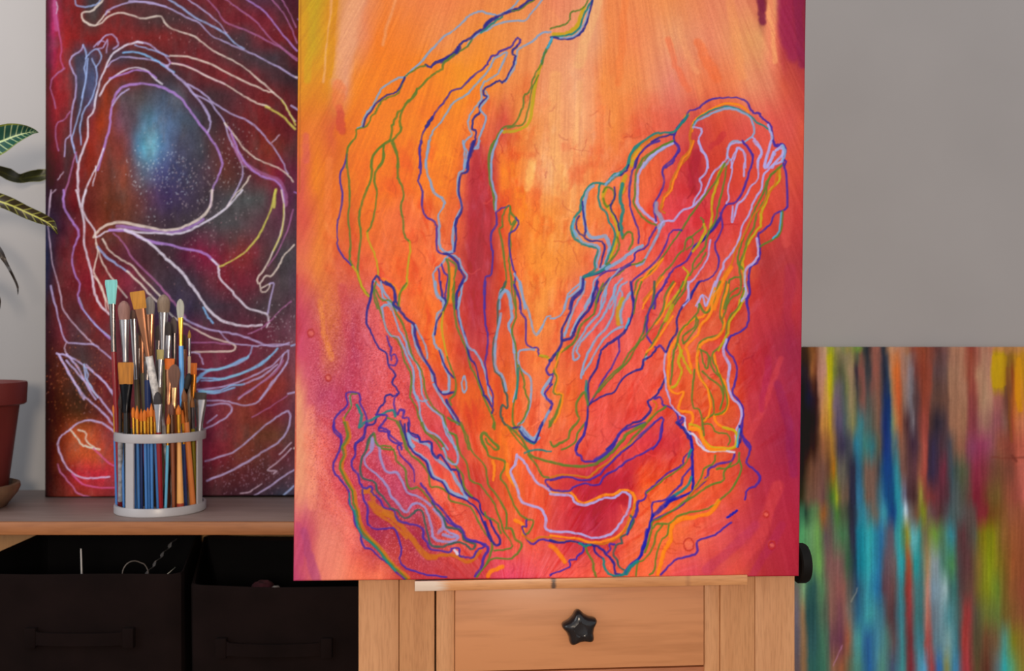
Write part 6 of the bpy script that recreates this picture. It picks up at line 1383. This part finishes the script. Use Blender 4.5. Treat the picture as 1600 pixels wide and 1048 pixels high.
hairs = fbm(ang * 330, rad / 90, 21, 3); broad = fbm(ang * 90, rad / 160, 22, 3); fine = fbm(cv.X / 1.7, cv.Y / 1.9, 23, 2); blot = fbm(cv.X / 11, cv.Y / 15, 24, 4)
inner = np.clip(1.25 - np.hypot((cv.X - 850) / 340, (cv.Y - 560) / 400), 0, 1); inner = np.clip(inner * 2.4, 0, 1)
# the figure's own brush marks fan out from its lower middle; each mark is redder or pinker than the ground
fan = np.arctan2(cv.X - 800, 980 - cv.Y); frad = np.hypot(cv.X - 800, cv.Y - 980)
m1 = fbm(fan * 34 + 0.6 * blot, frad / 42, 51, 4); m2 = fbm(fan * 60, frad / 30, 52, 4)
redder = np.clip((m1 - 0.03) * 4.2, 0, 1) * inner * 0.62; pinker = np.clip((m2 - 0.06) * 4.5, 0, 1) * inner * 0.50
warm = np.stack([cv.img[..., 0] * 0.95, cv.img[..., 1] * 0.62, cv.img[..., 2] * 0.62], -1)
pink = np.stack([np.minimum(cv.img[..., 0] + 10, 252), cv.img[..., 1] + 24, cv.img[..., 2] + 30], -1)
cv.img = cv.img * (1 - redder[..., None]) + warm * redder[..., None]
cv.img = cv.img * (1 - pinker[..., None]) + pink * pinker[..., None]
k = 1 + 0.16 * hairs + 0.10 * broad + 0.11 * fine + inner * 0.15 * blot
cv.img *= np.stack([1 + (k - 1) * 0.55, k, 1 + (k - 1) * 0.9], -1)
cv.relief += 0.12 * hairs + 0.30 * inner * blot + 0.10 * fine + 0.2 * redder
# rubbed pink and wine specks of the scumbled lower left
sp = fbm(cv.X / 1.5, cv.Y / 1.5, 61, 2); zone = np.clip(1.3 - np.hypot((cv.X - 560) / 110, (cv.Y - 640) / 190), 0, 1)
zone = np.maximum(zone, 0.8 * np.clip(1.2 - np.hypot((cv.X - 640) / 110, (cv.Y - 830) / 80), 0, 1)) * np.clip((cv.X - 474) / 14, 0, 1)
for sgn, col in ((1, (232, 140, 160)), (-1, (150, 36, 66))):
    al = np.clip((sgn * sp - 0.10) * 6, 0, 1) * np.clip(zone * 1.6, 0, 1) * 0.42
    cv.img = cv.img * (1 - al[..., None]) + np.array(col, float) * al[..., None]
cv.relief += 0.2 * zone * sp
# folded edge of the canvas on the left
cv.stroke([(470, -14), (469, 150), (468, 300)], (150, 86, 34), 1.6, 0.5, 1.6); cv.stroke([(463, 430), (461, 650), (456, 905)], (176, 50, 48), 4, 0.6, 3)
# dried wrinkles of thick paint inside the figure
rs = np.random.RandomState(5)
for i in range(520):
    x, y = rs.uniform(560, 1200), rs.uniform(120, 890)
    if np.hypot((x - 850) / 330, (y - 540) / 400) > 1: continue
    L = rs.uniform(8, 34); a0_ = math.radians(rs.normal(92, 22)); pts = [(x, y)]
    for _ in range(4): a0_ += rs.normal(0, 0.45); pts.append((pts[-1][0] + L / 4 * math.cos(a0_), pts[-1][1] + L / 4 * math.sin(a0_)))
    xi, yi = int(min(max(x - cv.x0, 0), cv.w - 1)), int(min(max(y - cv.y0, 0), cv.h - 1)); c0 = cv.img[yi, xi]
    f = rs.choice([0.80, 0.84, 1.10])
    cv.stroke(pts, np.clip(c0 * np.array([0.3 + 0.7 * f, f * (0.88 if f < 1 else 1), f]), 0, 255), rs.uniform(1.2, 2.4), 0.55, 1.5, relief=0.25 if f < 1 else 0.1)
draw(cv, MAIN_LINES, MAIN_PAL, MT, alpha=0.92, relief=0.18)
for (x, y, r) in ((1076, 850, 8), (1206, 851, 5), (1197, 803, 4), (486, 520, 5), (513, 590, 4)):
    cv.stroke([(x + r * math.cos(q), y + r * 1.2 * math.sin(q)) for q in np.linspace(0, 6.3, 12)], (176, 52, 46), 2.2, 0.7, 1.6, relief=0.5)
    cv.stroke([(x - r * .3, y), (x + r * .2, y + 1)], (236, 120, 90), r, 0.5, 2.0, relief=0.6)
m_main = paint_mat('acrylic_on_canvas', 0.45, 0.22, 0.05, 0.2)
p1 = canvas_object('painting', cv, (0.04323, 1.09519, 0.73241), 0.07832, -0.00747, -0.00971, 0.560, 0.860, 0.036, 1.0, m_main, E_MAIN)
tag(p1, 'large orange and red abstract painting with wiggly blue and green lines on the easel', 'painting')

# dark abstract on the shelf
cv = Canvas(58, -14, 760, 790)
wx = 7 * fbm(cv.X / 30, cv.Y / 30, 31, 3); wy = 9 * fbm(cv.X / 30, cv.Y / 30, 32, 3)
cv.base(parse_rows(LEFT_ROWS), wx, wy)
grey = np.clip((fbm(cv.X / 16, cv.Y / 34, 36, 5) - 0.02) * 3.2, 0, 1) * 0.35
lum = cv.img.mean(-1, keepdims=True)
cv.img = cv.img * (1 - grey[..., None]) + (lum * np.array([1.12, 0.98, 0.98])) * grey[..., None]
cv.img = lum + (cv.img - lum) * 0.86
k = 1 + 0.30 * fbm(cv.X / 9, cv.Y / 22, 33, 4) + 0.20 * fbm(cv.X / 1.8, cv.Y / 2.0, 34, 2)
cv.img *= k[..., None]
cv.relief += 0.15 * fbm(cv.X / 5, cv.Y / 5, 35, 3)
draw(cv, LEFT_LINES, LEFT_PAL, LT, alpha=0.82, relief=0.12, wk=0.88)
rs = np.random.RandomState(8)
for cx_, cy_, sx_, sy_, nn, col in ((300, 300, 45, 40, 260, (170, 150, 150)), (250, 270, 30, 25, 120, (190, 200, 205)), (370, 240, 14, 30, 60, (180, 170, 170)), (130, 600, 35, 40, 220, (170, 90, 60)), (240, 560, 120, 120, 160, (150, 110, 110)), (300, 60, 50, 20, 50, (170, 120, 120)), (400, 740, 40, 18, 160, (150, 120, 140)), (430, 510, 14, 25, 60, (190, 180, 185)), (350, 420, 40, 40, 90, (150, 100, 110))):
    for i in range(nn):
        x, y = rs.normal(cx_, sx_), rs.normal(cy_, sy_)
        cv.stroke([(x, y), (x + rs.normal(0, .8), y + rs.normal(0, 1.4))], col, rs.uniform(0.7, 1.5), 0.45, 1.2, relief=0.15)
# the swirls run on to the right, where the easel hides them from the front
EXTRA = [((455, 165), (520, 210), (600, 300), (650, 420), (640, 520)), ((462, 120), (560, 140), (660, 200), (720, 310)), ((460, 300), (520, 330), (560, 420), (540, 520), (470, 560)), ((455, 540), (540, 520), (640, 540), (730, 600)), ((450, 615), (540, 600), (640, 640), (700, 720)),
         ((460, 700), (540, 680), (620, 690), (690, 760)), ((466, 30), (560, 60), (660, 90), (740, 170)), ((500, 250), (580, 280), (610, 360), (580, 430), (510, 440), (485, 360), (500, 250)), ((640, 180), (690, 280), (700, 420), (680, 560), (730, 660)), ((470, 750), (560, 740), (640, 770))]
for i, pts in enumerate(EXTRA): cv.stroke(pts, (LEFT_PAL['S'], LEFT_PAL['C'], LEFT_PAL['V'], LEFT_PAL['B'])[i % 4], 2.8, 0.8, 1.6, relief=0.12)
m_left = paint_mat('dark_acrylic_on_canvas', 0.6, 0.18, 0.07, 0.08)
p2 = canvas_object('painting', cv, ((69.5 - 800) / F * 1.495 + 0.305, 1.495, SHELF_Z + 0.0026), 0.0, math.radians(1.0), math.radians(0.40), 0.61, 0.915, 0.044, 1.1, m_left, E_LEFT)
tag(p2, 'dark red and charcoal abstract painting with pale violet swirls standing on the shelf', 'painting')

# vertical bands painting leaning at the wall
cv = Canvas(1200, 536, 1625, 1056)
wx = 3 * fbm(cv.X / 7, cv.Y / 90, 41, 3) + 1.5 * fbm(cv.X / 30, cv.Y / 12, 42, 2); wy = 16 * fbm(cv.X / 6, cv.Y / 120, 43, 3)
cv.base(right_rows(), wx, wy)
k = 1 + 0.24 * fbm(cv.X / 2.2, cv.Y / 60, 44, 3) + 0.10 * fbm(cv.X / 7, cv.Y / 50, 45, 3) + 0.10 * fbm(cv.X / 2, cv.Y / 2, 47, 2)
lum = cv.img.mean(-1, keepdims=True); cv.img = (lum + (cv.img - lum) * 0.84) * 0.95
cv.img *= k[..., None]; cv.relief += 0.15 * fbm(cv.X / 2.5, cv.Y / 50, 46, 3)
for pts, col, w in (([(1330, 940), (1336, 928), (1340, 918)], (180, 175, 150), 1.5), ([(1302, 1040), (1311, 1020), (1316, 1008)], (190, 130, 170), 1.6), ([(1553, 558), (1553, 603)], (190, 145, 10), 6), ([(1558, 558), (1558, 604)], (190, 145, 10), 6), ([(1564, 558), (1564, 602)], (186, 140, 12), 7), ([(1570, 558), (1569, 600)], (176, 128, 20), 6), ([(1592, 562), (1590, 610), (1594, 640)], (206, 135, 18), 9), ([(1574, 575), (1577, 640), (1581, 690)], (130, 74, 38), 5), ([(1550, 714), (1580, 716), (1605, 713)], (110, 50, 40), 3), ([(1582, 712), (1588, 720)], (90, 40, 34), 4)):
    cv.stroke(pts, col, w, 0.5, 1.6)
m_right = paint_mat('matte_acrylic_on_canvas', 0.6, 0.15, 0.04, 0.12)
RO_Y = 1.452; RH = 0.985
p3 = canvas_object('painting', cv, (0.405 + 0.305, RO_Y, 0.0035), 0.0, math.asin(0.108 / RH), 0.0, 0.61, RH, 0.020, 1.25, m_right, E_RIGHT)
tag(p3, 'painting of soft vertical bands in teal, orange and rust leaning against the wall at right', 'painting')
